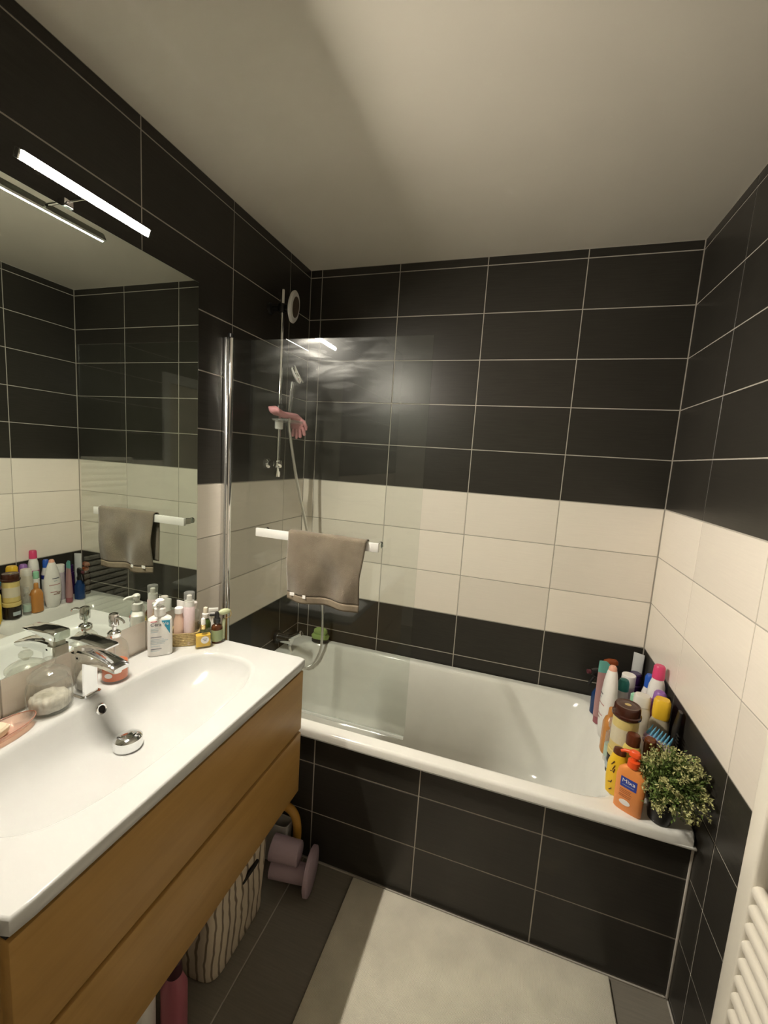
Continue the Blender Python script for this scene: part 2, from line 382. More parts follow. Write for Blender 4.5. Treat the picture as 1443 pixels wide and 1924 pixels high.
# ------------------------------------------------------------------ bathtub
def tub():
    t = thing('bathtub', 'white enamel bathtub built in behind a dark tiled front', 'bathtub', (W / 2, -0.362, 0))
    hx, hy = W / 2 - 0.002, 0.360
    n = 160; icx = -0.052; icy = 0.006          # basin shifted towards the left end and the back wall
    rings = [(RIM - 0.034, hx, hy, 60), (RIM - 0.010, hx, hy, 60), (RIM - 0.003, hx - 0.002, hy - 0.004, 60), (RIM, hx - 0.006, hy - 0.010, 60), (RIM, hx - 0.008, hy - 0.012, 60)]
    ax, ay = 0.702, 0.312
    def R(z, dx, dy, e): return (z, ax - dx, ay - dy, e, icx, icy)
    rings += [R(RIM, -0.010, -0.010, 12), R(RIM, -0.008, -0.008, 12), R(RIM - 0.001, -0.003, -0.003, 12), R(RIM - 0.006, 0.003, 0.003, 11), R(RIM - 0.018, 0.009, 0.007, 10), R(RIM - 0.05, 0.022, 0.014, 7),
              R(0.40, 0.05, 0.03, 6), R(0.28, 0.085, 0.055, 5.5), R(0.21, 0.12, 0.075, 5), R(0.175, 0.16, 0.11, 4.5), R(0.165, 0.24, 0.17, 4), R(0.162, 0.5, 0.25, 3)]
    finish('shell', loft_bm(rings, n, caps=False), M['enamel'], t, ang=38)
    bm = bmesh.new(); loft_bm([(0.162, ax - 0.5, ay - 0.25, 3, icx, icy), (0.160, 0.0003, 0.0003, 2, icx, icy)], n, caps=False, bm=bm)
    finish('bottom', bm, M['enamel'], t)
    finish('drain', xf(lathe([(0.0, 0), (0.032, 0.0), (0.034, 0.003), (0.024, 0.006), (0.02, 0.004), (0.0001, 0.004)], 24, False), Matrix.Translation((-0.52, 0.012, 0.1635))), M['chrome'], t)
    finish('overflow_plate', xf(lathe([(0.0001, 0.012), (0.026, 0.012), (0.030, 0.006), (0.030, 0.0)], 24, False), Matrix.Translation((-0.716, 0.012, 0.44)) @ rotm('Y', 84)), M['chrome'], t)
    # lip return under the front rim
    finish('front_lip', box_bm(-hx, hx, -hy, -hy + 0.012, RIM - 0.036, RIM - 0.028, 0.003), M['enamel'], t)
tub()

# ------------------------------------------------------------------ vanity
def vanity():
    YC = -1.2675
    t = thing('vanity_cabinet', 'wall-hung oak vanity with two wide handleless drawers', 'cabinet', (0, YC, 0.42))
    hw = 0.4225
    bm = box_bm(0.002, 0.468, -hw + 0.004, hw - 0.004, 0.004, 0.360)
    for a in ((0.002, 0.018, -hw + 0.004, hw - 0.004), (0.452, 0.468, -hw + 0.004, hw - 0.004), (0.019, 0.451, -hw + 0.004, -hw + 0.020), (0.019, 0.451, hw - 0.020, hw - 0.004)):
        box_bm(*a, 0.3602, 0.430, bm=bm)
    finish('carcass', bm, M['wood'], t, smooth=False)
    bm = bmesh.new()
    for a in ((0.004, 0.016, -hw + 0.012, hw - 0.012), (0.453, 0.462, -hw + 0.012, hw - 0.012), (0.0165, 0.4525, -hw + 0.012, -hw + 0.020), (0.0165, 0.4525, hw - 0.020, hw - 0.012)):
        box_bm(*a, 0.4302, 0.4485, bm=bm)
    finish('gap_shade_fill', bm, M['recess_shade'], t, smooth=False)  # black strips paint the shade in the gap below the basin top
    for z0, z1 in ((0.0, 0.219), (0.231, 0.438)):
        d = finish('drawer', box_bm(0.4685, 0.493, -hw, hw, z0, z1, 0.0025), M['wood'], t)
        finish('groove_shade_fill', box_bm(0.4695, 0.484, -hw + 0.002, hw - 0.002, z1 + 0.0003, z1 + 0.0075), M['recess_shade'] if z0 > 0.1 else pl('groove_shade_brown', (0.16, 0.08, 0.02), 0.6), d)  # solid dark strip paints the shade in the gap above each drawer
    # basin top in one piece
    b = thing('washbasin', 'glossy white washbasin top with a long oval bowl', 'washbasin', (0.25, YC, CZ))
    n = 144; ox, oy = 0.0235, -0.008; X2, Y2 = 0.2505, 0.4285
    rings = [(-0.031, X2 - 0.004, Y2 - 0.004, 60), (-0.028, X2 - 0.001, Y2 - 0.001, 60), (-0.003, X2 - 0.001, Y2 - 0.001, 60), (0.0, X2 - 0.004, Y2 - 0.004, 60), (0.0, X2 - 0.0055, Y2 - 0.0055, 60)]
    def R(z, dx, dy, e, sx=0): return (z, 0.160 - dx, 0.345 - dy, e, ox + sx, oy)
    rings += [R(0.0, -0.0095, -0.0095, 3.0), R(0.0, -0.008, -0.008, 3.0), R(-0.001, -0.003, -0.003, 3.0), R(-0.004, 0.002, 0.002, 3.0), R(-0.012, 0.007, 0.006, 3.0), R(-0.03, 0.014, 0.016, 2.9), R(-0.055, 0.026, 0.045, 2.8), R(-0.078, 0.042, 0.09, 2.6),
              R(-0.090, 0.062, 0.14, 2.5), R(-0.096, 0.088, 0.21, 2.4), R(-0.0995, 0.12, 0.29, 2.2), R(-0.1005, 0.155, 0.34, 2), R(-0.1005, 0.1598, 0.3448, 2)]
    finish('basin_top', loft_bm(rings, n, caps=False), M['ceramic'], b, ang=50)
    finish('underside', loft_bm([(-0.031, X2 - 0.004, Y2 - 0.004, 60), (-0.0305, 0.19, 0.37, 3)], n, False), M['ceramic'], b)
    st = finish('drain_stopper', xf(lathe([(0.033, 0.0), (0.034, 0.006), (0.033, 0.010), (0.034, 0.018), (0.033, 0.025), (0.027, 0.030), (0.014, 0.0335), (0.0002, 0.0345)], 32, True), Matrix.Translation((-0.02, -0.005, -0.099))), M['chrome'], b)
    # overflow on the back slope of the bowl
    ov = Matrix.Translation((-0.122, 0.004, -0.030)) @ rotm('Y', 68)
    finish('overflow_ring', xf(lathe([(0.0095, 0.0), (0.0095, 0.004), (0.0125, 0.005), (0.0145, 0.003), (0.0145, -0.006)], 28, False), ov), M['chrome'], b)
    finish('overflow_shade_disc', xf(lathe([(0.0001, 0.0015), (0.0105, 0.0015)], 20, False), ov), M['recess_shade'], b)  # flat black disc stands in for the shade inside the overflow
vanity()

def faucet():
    t = thing('basin_mixer_tap', 'square chrome single-lever mixer tap on the basin', 'tap', (0.072, -1.262, CZ), 0)
    finish('base_plate', loft_bm([(0, 0.029, 0.027, 8), (0.004, 0.029, 0.027, 8), (0.006, 0.026, 0.024, 8)], 32), M['chrome'], t)
    finish('body', loft_bm([(0.006, 0.0225, 0.0215, 9), (0.07, 0.0225, 0.0215, 9), (0.108, 0.024, 0.0215, 9, 0.001, 0), (0.118, 0.024, 0.0215, 9, 0.001, 0)], 40), M['chrome'], t)
    # spout: flat tapering wedge towards the room
    bm = bmesh.new(); pr = [(0.0, 0.088, 0.128), (0.03, 0.094, 0.129), (0.07, 0.096, 0.124), (0.10, 0.094, 0.117), (0.122, 0.092, 0.110), (0.130, 0.095, 0.105)]
    prev = None; first = None
    for x, z0, z1 in pr:
        hy = 0.0215; hz = (z1 - z0) / 2; zc = (z0 + z1) / 2
        vs = [bm.verts.new((x, hy * a, zc + hz * c)) for a, c in ring_pts(1, 1, 7, 24)]
        if prev:
            for i in range(24): bm.faces.new((prev[i], prev[(i + 1) % 24], vs[(i + 1) % 24], vs[i]))
        else: first = vs
        prev = vs
    bm.faces.new(first); bm.faces.new(prev)
    sp = finish('spout', bm, M['chrome'], t)
    finish('aerator', xf(lathe([(0.011, 0), (0.011, 0.008)], 20), Matrix.Translation((0.112, 0, 0.086))), M['steel'], sp)
    lv = bmesh.new(); prev = None; first = None
    for x, zc, hy, hz in ((-0.026, 0.146, 0.021, 0.012), (-0.02, 0.147, 0.0225, 0.014), (0.02, 0.150, 0.0225, 0.012), (0.06, 0.152, 0.022, 0.007), (0.092, 0.151, 0.021, 0.004), (0.098, 0.1505, 0.019, 0.002)):
        vs = [lv.verts.new((x, hy * a, zc + hz * c)) for a, c in ring_pts(1, 1, 7, 24)]
        if prev:
            for i in range(24): lv.faces.new((prev[i], prev[(i + 1) % 24], vs[(i + 1) % 24], vs[i]))
        else: first = vs
        prev = vs
    lv.faces.new(first); lv.faces.new(prev)
    finish('lever', lv, M['chrome'], t)
    finish('lever_neck', loft_bm([(0.116, 0.019, 0.017, 6), (0.137, 0.019, 0.017, 6)], 24), M['steel'], t)
faucet()

# ------------------------------------------------------------------ mirror and lamp
def mirror_and_lamp():
    Y0, Y1, Z1, Z2 = -1.695, -0.800, 1.005, 2.109
    t = thing('mirror', 'large frameless wall mirror above the washbasin', 'mirror', (0.0, (Y0 + Y1) / 2, Z1))
    hw = (Y1 - Y0) / 2; hh = Z2 - Z1
    finish('backing_panel', box_bm(0.002, 0.0145, -hw + 0.004, hw - 0.004, 0.004, hh - 0.004), M['pale'], t)
    finish('glass_edge', box_bm(0.0147, 0.0196, -hw, hw, 0, hh, 0.0006, 1), M['edge'], t)
    bm = bmesh.new(); vs = [bm.verts.new(p) for p in ((0.02, -hw + 0.0012, 0.0012), (0.02, hw - 0.0012, 0.0012), (0.02, hw - 0.0012, hh - 0.0012), (0.02, -hw + 0.0012, hh - 0.0012),
                                                      (0.0197, -hw + 0.0006, 0.0006), (0.0197, hw - 0.0006, 0.0006), (0.0197, hw - 0.0006, hh - 0.0006), (0.0197, -hw + 0.0006, hh - 0.0006))]
    bm.faces.new(vs[:4])
    for i in range(4): bm.faces.new((vs[i], vs[4 + i], vs[4 + (i + 1) % 4], vs[(i + 1) % 4]))
    finish('silvered_pane', bm, M['mirror'], t, smooth=False)
    lx, lz, yc, hl = 0.100, 2.121, -1.232, 0.152
    l = thing('mirror_lamp', 'slim glowing LED bar on the top edge of the mirror', 'lamp', (lx, yc, lz))
    # aluminium channel behind, opal diffuser facing mostly into the room and a little down
    tm = rotm('Y', -66)
    finish('diffuser', xf(box_bm(-0.0082, 0.0082, -hl, hl, -0.0040, -0.0005, 0.0010), tm), M['lamp'], l)
    ch = box_bm(-0.0095, 0.0098, -hl, hl, 0.0, 0.008)
    box_bm(0.0084, 0.0098, -hl, hl, -0.0130, -0.0001, bm=ch)  # upper lip lengthened into an added visor that shades the ceiling
    finish('channel', xf(ch, tm), M['alu'], l, smooth=False)
    for s in (-1, 1):
        finish('end_cap', xf(box_bm(-0.0095, 0.0095, s * (hl + 0.0022) - 0.002, s * (hl + 0.0022) + 0.002, -0.0068, 0.008, 0.001), tm), M['alu'], l)
    finish('arm', tube_bm([(-0.009, 0.0, 0.004), (-0.06, 0.0, 0.004), (-0.078, 0.0, 0.002)], 0.004, 10), M['chrome'], l)
    finish('mirror_clamp', box_bm(-0.0985, -0.074, -0.011, 0.011, -0.0115, 0.007, 0.002), M['chrome'], l)
mirror_and_lamp()

# ------------------------------------------------------------------ shower screen with towel
YS = -0.640
def screen():
    t = thing('shower_screen', 'clear glass shower screen hinged on the left wall', 'shower screen', (0.0, YS, RIM))
    h = 1.405
    finish('wall_profile', box_bm(0.001, 0.016, -0.013, 0.013, 0.004, h + 0.01, 0.002), M['alu'], t)
    finish('hinge_post', xf(lathe([(0.0105, 0.004), (0.0105, h + 0.006), (0.009, h + 0.010)], 20), Matrix.Translation((0.027, 0, 0))), M['chrome'], t)
    finish('post_cap', xf(lathe([(0.0115, 0), (0.0115, 0.012), (0.006, 0.016)], 20), Matrix.Translation((0.027, 0, h + 0.0105))), M['black'], t)
    finish('glass_pane', box_bm(0.0385, 0.801, -0.003, 0.003, 0.012, h, 0.0008, 1), M['pane'], t, smooth=False)
    finish('seal_strip', box_bm(0.0385, 0.798, -0.005, 0.005, 0.001, 0.0118, 0.001), M['rubber'], t)
    b = thing('towel_bar', 'flat chrome towel bar fixed across the shower screen', 'towel bar', (0.43, YS - 0.042, 1.262))
    finish('rail', box_bm(-0.243, 0.243, -0.006, 0.006, -0.0155, 0.0155, 0.0015), pl('pale_satin_metal', (0.80, 0.80, 0.78), 0.35, metal=0.25), b)
    for s in (-1, 1):
        p = finish('bracket', box_bm(s * 0.232 - 0.008, s * 0.232 + 0.008, 0.0065, 0.0385, -0.012, 0.012, 0.002), M['chrome'], b)
        finish('rear_washer', xf(lathe([(0.012, 0), (0.012, 0.008)], 20), Matrix.Translation((s * 0.232, 0.0455, 0)) @ rotm('X', -90)), M['chrome'], b)
screen()

def towel():
    t = thing('hand_towel', 'taupe terry hand towel hanging over the chrome towel bar', 'towel', (0.482, YS - 0.042, 1.262))
    # section runs from the back hem over the bar to the front hem
    nu, nv = 44, 60; hw = 0.150
    th = 0.004
    def path(s):
        # s in 0..1 ; returns y, z relative to the bar centre, and the distance under the bar
        Lb, Lf, r = 0.20, 0.222, 0.0135
        arc = PI * r; tot = Lb + arc + Lf; d = s * tot
        if d < Lb: return (r, 0.0165 - (Lb - d), Lb - d, 1)
        if d < Lb + arc:
            a = (d - Lb) / r; return (r * math.cos(a), 0.0165 + 0.55 * r * math.sin(a), 0, 0)
        return (-r, 0.0165 - (d - Lb - arc), d - Lb - arc, -1)
    random.seed(3)
    waves = [(random.uniform(10, 60), random.uniform(0, 6.28), random.uniform(-22, 22), random.uniform(0.2, 1)) for _ in range(7)]
    def pos(u, s):
        y, z, d, side = path(s)
        x = (u - 0.5) * 2 * hw
        k = min(1, d / 0.12)
        wv = sum(a * math.sin(f * x + p + g * z) for f, p, g, a in waves) / 3.0
        x2 = x * (1 - 0.05 * k) + 0.012 * k * math.sin(9 * x + 1)
        if side < 0:
            y -= 0.016 * k * (0.55 + wv); z += -0.003 * k * math.sin(11 * x); x2 -= 0.014 * k * u
        elif side > 0: x2 = x2 * 0.88 - 0.02; y += 0.004 * k * min(0.6, max(-0.6, wv)) + 0.001
        else: z += 0.0015 * wv
        return Vector((x2, y, z))
    bm = bmesh.new(); G = [[bm.verts.new(pos(i / nu, j / nv)) for i in range(nu + 1)] for j in range(nv + 1)]
    hem = bmesh.new(); HG = None
    for j in range(nv):
        for i in range(nu): bm.faces.new((G[j][i], G[j][i + 1], G[j + 1][i + 1], G[j + 1][i]))
    o = finish('cloth', bm, M['towel'], t, ang=180)
    md = o.modifiers.new('thick', 'SOLIDIFY'); md.thickness = th; md.offset = 0
    # hem band along the front lower edge
    bm = bmesh.new(); rows = 4
    base = [pos(i / nu, 1.0) for i in range(nu + 1)]
    HG = [[bm.verts.new(b + Vector((0, -0.0008, -0.026 * r / rows))) for b in base] for r in range(rows + 1)]
    for r in range(rows):
        for i in range(nu): bm.faces.new((HG[r][i], HG[r][i + 1], HG[r + 1][i + 1], HG[r + 1][i]))
    o = finish('hem', bm, M['towelband'], t, ang=180)
    md = o.modifiers.new('thick', 'SOLIDIFY'); md.thickness = 0.0035; md.offset = 0
    for x, wd in ((-0.115, 0.028), (-0.068, 0.012)):
        p = pos(0.5 + x / (2 * hw), 1.0)
        finish('care_label', box_bm(p.x - wd / 2, p.x + wd / 2, p.y - 0.0045, p.y - 0.0032, p.z - 0.006, p.z + 0.006, 0.0003, 1), pl('label_white', (0.85, 0.83, 0.80), 0.5), t)
towel()

# ------------------------------------------------------------------ shower set on the left wall
def shower():
    X, Y = 0.062, -0.352
    t = thing('shower_rail', 'chrome shower rail with a round head at the top, on the dark left wall', 'shower', (0, Y, 1.46))
    finish('rail', xf(lathe([(0.009, 0.01), (0.009, 0.785), (0.007, 0.79)], 16), Matrix.Translation((X, 0, 0))), M['chrome'], t)
    for z, nm in ((0.048, 'lower_bracket'), (0.715, 'upper_bracket')):
        br = finish(nm, tube_bm([(0.001, 0, z), (0.014, 0, z), (0.016, 0, z), (X - 0.006, 0, z)], [0.024, 0.022, 0.012, 0.011], 20), M['black'] if z > 0.5 else M['chrome'], t)
        finish('clamp', xf(lathe([(0.016, -0.016), (0.019, -0.010), (0.019, 0.010), (0.016, 0.016)], 20), Matrix.Translation((X, 0, z))), M['black'] if z > 0.5 else M['chrome'], br)
    finish('end_knob', xf(lathe([(0.010, -0.016), (0.012, -0.004), (0.012, 0.01)], 16), Matrix.Translation((X, 0, 0.006))), M['chrome'], t)
    # round head at the top, seen almost edge-on
    hm = Matrix.Translation((0.125, -0.022, 0.710)) @ rotm('Z', 14) @ rotm('Y', 98)
    finish('head_arm', tube_bm([(X + 0.012, 0.0, 0.715), (0.095, -0.012, 0.713), (0.118, -0.02, 0.711)], 0.011, 14), M['black'], t)
    hd = finish('head', xf(lathe([(0.014, -0.012), (0.045, -0.008), (0.062, 0.0), (0.064, 0.006), (0.058, 0.011), (0.042, 0.012)], 40), hm), M['pale'], t)
    finish('spray_face', xf(lathe([(0.0415, 0.0122), (0.040, 0.0145), (0.0002, 0.0145)], 32, False), hm), pl('spray_brown', (0.07, 0.05, 0.03), 0.6), hd)
    # soap tray clamped on the rail
    tr = finish('soap_tray', loft_bm([(0.232, 0.040, 0.066, 5, X + 0.045, 0), (0.236, 0.046, 0.072, 5, X + 0.045, 0), (0.243, 0.048, 0.074, 5, X + 0.045, 0), (0.2425, 0.045, 0.071, 5, X + 0.045, 0), (0.238, 0.040, 0.066, 5, X + 0.045, 0)], 40), M['clearplastic'], t)
    finish('tray_clamp', xf(lathe([(0.015, -0.02), (0.018, -0.016), (0.018, 0.016), (0.015, 0.02)], 18), Matrix.Translation((X, 0, 0.222))), M['pale'], tr)
    # slider that carries the hand shower
    sl = finish('slider', xf(lathe([(0.014, -0.020), (0.018, -0.014), (0.018, 0.014), (0.014, 0.020)], 18), Matrix.Translation((X, 0, 0.29))), M['black'], t)
    finish('holder', tube_bm([(X + 0.010, 0.0, 0.286), (X + 0.020, 0.016, 0.280), (X + 0.028, 0.030, 0.276)], [0.010, 0.010, 0.016], 14), M['black'], sl)
    # hand shower
    hs = thing('hand_shower', 'chrome hand shower standing in its holder, seen edge-on', 'shower', (0.094, -0.324, 1.722))
    bm = tube_bm([(0, 0, 0.0), (0.001, 0.003, 0.05), (0.004, 0.008, 0.11), (0.006, 0.012, 0.15)], [0.0115, 0.0105, 0.010, 0.012], 16)
    finish('handle', bm, M['chrome'], hs)
    hm = Matrix.Translation((0.020, 0.024, 0.185)) @ rotm('Z', 20) @ rotm('Y', 62)
    hh = finish('spray_head', xf(lathe([(0.018, -0.016), (0.036, -0.010), (0.042, 0.0), (0.042, 0.008), (0.038, 0.012)], 32), hm), M['pale'], hs)
    finish('spray_face', xf(lathe([(0.0375, 0.0121), (0.0002, 0.0135)], 28, False), hm), M['alu'], hh)
    finish('chrome_band', xf(lathe([(0.0425, -0.002), (0.0438, 0.001), (0.0438, 0.005), (0.0425, 0.008)], 32, False), hm), M['chrome'], hh)
    # hose
    pts = spline([(0.094, -0.324, 1.718), (0.096, -0.318, 1.66), (0.104, -0.262, 1.46), (0.116, -0.190, 1.26), (0.142, -0.135, 1.05), (0.188, -0.105, 0.84), (0.200, -0.098, 0.66), (0.196, -0.105, 0.54), (0.170, -0.125, 0.475), (0.135, -0.155, 0.455), (0.108, -0.190, 0.475), (0.090, -0.205, 0.53), (0.080, -0.215, 0.575), (0.078, -0.217, 0.592)], 12)
    hz = finish('hose', tube_bm(pts, 0.0068, 10), M['steel'], None)
    tag(hz, 'long metal shower hose looping down into the bathtub', 'hose')
    # bath mixer
    mx = thing('bath_mixer', 'small chrome wall-mounted bath mixer behind the shower glass', 'tap', (0, -0.217, 0.625))
    finish('wall_rose', tube_bm([(0.001, 0, 0), (0.012, 0, 0), (0.014, 0, 0)], [0.034, 0.034, 0.030], 24), M['black'], mx)
    finish('body', tube_bm([(0.014, 0, 0), (0.085, 0, 0), (0.090, 0, 0)], [0.024, 0.024, 0.020], 24), M['chrome'], mx)
    finish('lever', xf(box_bm(-0.012, 0.012, -0.0125, 0.0125, 0.0, 0.075, 0.003), Matrix.Translation((0.078, 0, 0.012)) @ rotm('Y', 62)), M['chrome'], mx)
    finish('hose_outlet', xf(lathe([(0.010, -0.030), (0.010, -0.016)], 14), Matrix.Translation((0.078, 0.0, 0))), M['chrome'], mx)
shower()

def glove():
    g = thing('rubber_glove', 'crumpled pink rubber glove draped over the soap tray', 'glove', (0.088, -0.356, 1.708))
    # palm: a sagging flattened sleeve from the cuff over the tray edge down to the fingers
    def sleeve(path, wid, thk, n=18):
        bm = bmesh.new(); prev = None; first = None
        for k, p in enumerate(path):
            p = Vector(p); t = (Vector(path[min(k + 1, len(path) - 1)]) - Vector(path[max(k - 1, 0)])).normalized()
            side = Vector((0.85, 0.0, 0.0)); side = (side - t * side.dot(t)).normalized(); nrm = t.cross(side)
            vs = [bm.verts.new(p + side * wid[k] * a + nrm * thk[k] * c * (1 + 0.25 * math.sin(5 * i + 2 * k))) for i, (a, c) in enumerate(ring_pts(1, 1, 2.3, n))]
            if prev:
                for i in range(n): bm.faces.new((prev[i], prev[(i + 1) % n], vs[(i + 1) % n], vs[i]))
            else: first = vs
            prev = vs
        bm.faces.new(first[::-1]); bm.faces.new(prev); return bm
    path = [(0.004, -0.105, 0.042), (0.002, -0.092, 0.030), (0.0, -0.06, 0.024), (0.004, -0.02, 0.018), (0.010, 0.02, 0.019), (0.014, 0.055, 0.020), (0.018, 0.086, 0.008), (0.02, 0.100, -0.018), (0.02, 0.103, -0.04)]
    finish('hand', sleeve(path, [0.028, 0.030, 0.032, 0.034, 0.036, 0.040, 0.042, 0.040, 0.034], [0.010, 0.013, 0.014, 0.013, 0.013, 0.014, 0.012, 0.010, 0.008]), M['glove'], g, ang=180)
    for k, (dx, ln, sp) in enumerate(((-0.020, 0.045, -0.004), (-0.002, 0.055, 0.0), (0.016, 0.050, 0.005), (0.034, 0.038, 0.012))):
        finish('finger', tube_bm([(0.018 + dx, 0.103, -0.030), (0.019 + dx + sp * 0.5, 0.106, -0.03 - ln * 0.5), (0.02 + dx + sp, 0.103, -0.03 - ln), (0.02 + dx + sp, 0.102, -0.035 - ln)], [0.0085, 0.009, 0.0085, 0.005], 12), M['glove'], g)
    finish('thumb', tube_bm([(0.05, 0.082, 0.006), (0.064, 0.098, -0.006), (0.072, 0.108, -0.03), (0.073, 0.108, -0.045)], [0.010, 0.010, 0.009, 0.005], 12), M['glove'], g)
    g.scale = (0.85, 0.85, 0.9)
glove()

def sponge():
    s = thing('bath_sponge', 'green scrubbing sponge on a black base at the tub corner', 'sponge', (0.165, -0.045, RIM), 8)
    finish('base', loft_bm([(0.0005, 0.044, 0.020, 2.6), (0.003, 0.047, 0.022, 2.6), (0.016, 0.047, 0.022, 2.6), (0.019, 0.044, 0.020, 2.6)], 36), M['black'], s)
    finish('pad', loft_bm([(0.0192, 0.045, 0.021, 2.6), (0.034, 0.049, 0.024, 2.5), (0.044, 0.043, 0.020, 2.4)], 36), M['sponge'], s)
    finish('grip', loft_bm([(0.0442, 0.030, 0.016, 2.3), (0.054, 0.038, 0.020, 2.2), (0.068, 0.036, 0.018, 2.2), (0.078, 0.022, 0.010, 2.2)], 32), M['sponge'], s)
sponge()

# ------------------------------------------------------------------ things on the washbasin top
def jar():
    t = thing('glass_jar', 'ribbed clear glass jar with a domed lid and white filling', 'jar', (0.060, -1.342, CZ))
    bm = bmesh.new(); n = 96; prev = None
    prof = [(0.030, 0.001), (0.040, 0.002), (0.0455, 0.010), (0.0465, 0.03), (0.0465, 0.055), (0.043, 0.070), (0.037, 0.078), (0.0375, 0.083)]
    for k, (r, z) in enumerate(prof):
        amp = 0.0017 if 1 < k < 6 else 0.0
        vs = [bm.verts.new(((r + amp * math.cos(24 * 2 * PI * i / n)) * math.cos(2 * PI * i / n), (r + amp * math.cos(24 * 2 * PI * i / n)) * math.sin(2 * PI * i / n), z)) for i in range(n)]
        if prev:
            for i in range(n): bm.faces.new((prev[i], prev[(i + 1) % n], vs[(i + 1) % n], vs[i]))
        else: bm.faces.new(vs[::-1])
        prev = vs
    finish('body', bm, M['clear'], t, ang=60)
    bm = bmesh.new(); random.seed(5)
    loft_bm([(0.006, 0.036, 0.036, 2), (0.010, 0.0405, 0.0405, 2), (0.030, 0.0415, 0.0415, 2), (0.037, 0.037, 0.037, 2), (0.040, 0.022, 0.024, 2)], 28, True, bm)
    for v in bm.verts: v.co += Vector((random.uniform(-1, 1), random.uniform(-1, 1), random.uniform(-1, 1))) * 0.0018
    finish('white_filling', bm, pl('cotton', (0.62, 0.60, 0.55), 0.95, var=0.15, vscale=120), t, ang=180)
    finish('lid', lathe([(0.039, 0.0835), (0.043, 0.086), (0.043, 0.092), (0.036, 0.099), (0.022, 0.107), (0.012, 0.111)], 40), M['clear'], t)
    finish('lid_knob', lathe([(0.006, 0.1112), (0.008, 0.115), (0.0145, 0.122), (0.0150, 0.128), (0.010, 0.134), (0.0005, 0.136)], 28), M['clear'], t)
jar()

def dispenser():
    t = thing('soap_dispenser', 'ribbed glass soap dispenser half full of orange liquid', 'soap dispenser', (0.075, -1.178, CZ), -8)
    prof = [(0.026, 0.0005), (0.033, 0.003)]
    z = 0.006
    while z < 0.088:
        prof += [(0.0335, z), (0.0346, z + 0.0035), (0.0335, z + 0.007)]; z += 0.0075
    prof += [(0.0325, 0.097), (0.028, 0.108), (0.021, 0.116), (0.0145, 0.120), (0.0145, 0.126)]
    finish('bottle', lathe(prof, 40, True), M['clear'], t, ang=60)
    finish('orange_liquid', lathe([(0.026, 0.004), (0.0318, 0.007), (0.0318, 0.052), (0.030, 0.0525)], 32), pl('orange_soap', (0.72, 0.13, 0.015), 0.15), t)
    finish('dip_tube', lathe([(0.0022, 0.054), (0.0022, 0.119)], 8), M['pale'], t)
    finish('collar', lathe([(0.0165, 0.1262), (0.0175, 0.129), (0.0175, 0.138), (0.0135, 0.142), (0.008, 0.144)], 28), M['chrome'], t)
    finish('pump_stem', lathe([(0.0055, 0.1442), (0.0055, 0.157)], 14), M['chrome'], t)
    hd = finish('pump_head', lathe([(0.0105, 0.157), (0.0125, 0.159), (0.0130, 0.185), (0.0115, 0.192), (0.005, 0.195)], 24), M['chrome'], t)
    finish('nozzle', tube_bm([(0.010, 0, 0.183), (0.03, 0, 0.184), (0.042, 0, 0.181), (0.046, 0, 0.175)], [0.004, 0.0035, 0.003, 0.0028], 10), M['chrome'], hd)
    finish('white_label', xf(loft_bm([(0, 0.010, 0.007, 2), (0.0008, 0.010, 0.007, 2)], 24), rotm('Z', 0) @ Matrix.Translation((0.019, -0.0295, 0.026)) @ rotm('Z', -57) @ rotm('X', 0) @ rotm('Y', 90) @ rotm('Z', 90)), pl('label_white', (0.85, 0.83, 0.80), 0.5), t)
dispenser()

def soap_dish():
    t = thing('soap_dish', 'shell-shaped pink ribbed glass soap dish on the basin', 'soap dish', (0.072, -1.474, CZ), 0)
    bm = bmesh.new(); n = 96; prev = None
    for k, (z, rx, ry) in enumerate(((0.0005, 0.020, 0.05), (0.002, 0.026, 0.066), (0.010, 0.034, 0.080), (0.018, 0.038, 0.087), (0.020, 0.039, 0.088), (0.0195, 0.037, 0.086), (0.011, 0.032, 0.078), (0.005, 0.024, 0.064), (0.0045, 0.004, 0.01))):
        vs = []
        for i in range(n):
            a = 2 * PI * i / n; rb = 1 + (0.012 * math.cos(32 * a) if 0 < k < 8 else 0)
            vs.append(bm.verts.new((rx * rb * math.cos(a), ry * rb * math.sin(a) * (1 + 0.08 * math.cos(a)), z + (0.004 * (math.sin(a)) ** 4 if 2 < k < 6 else 0))))
        if prev:
            for i in range(n): bm.faces.new((prev[i], prev[(i + 1) % n], vs[(i + 1) % n], vs[i]))
        else: bm.faces.new(vs[::-1])
        prev = vs
    bm.faces.new(prev)
    finish('dish', bm, M['pinkglass'], t, ang=60)
    rim = [(0.0384 * math.cos(a), 0.0872 * math.sin(a) * (1 + 0.08 * math.cos(a)), 0.0205 + 0.004 * math.sin(a) ** 4) for a in [2 * PI * i / 64 for i in range(65)]]
    finish('rim_edge', tube_bm(rim, 0.0011, 8), pl('rose_edge', (0.42, 0.20, 0.14), 0.2), t)
    s = finish('soap_bar', xf(loft_bm([(0.008, 0.018, 0.034, 3), (0.014, 0.0205, 0.038, 3), (0.022, 0.0205, 0.038, 3), (0.027, 0.017, 0.033, 3)], 32), rotm('Z', 12)), pl('cream_soap', (0.72, 0.62, 0.46), 0.5), None, (0.072, -1.476, CZ + 0.0005))
    tag(s, 'worn cream soap bar lying in the pink glass dish', 'soap')
soap_dish()

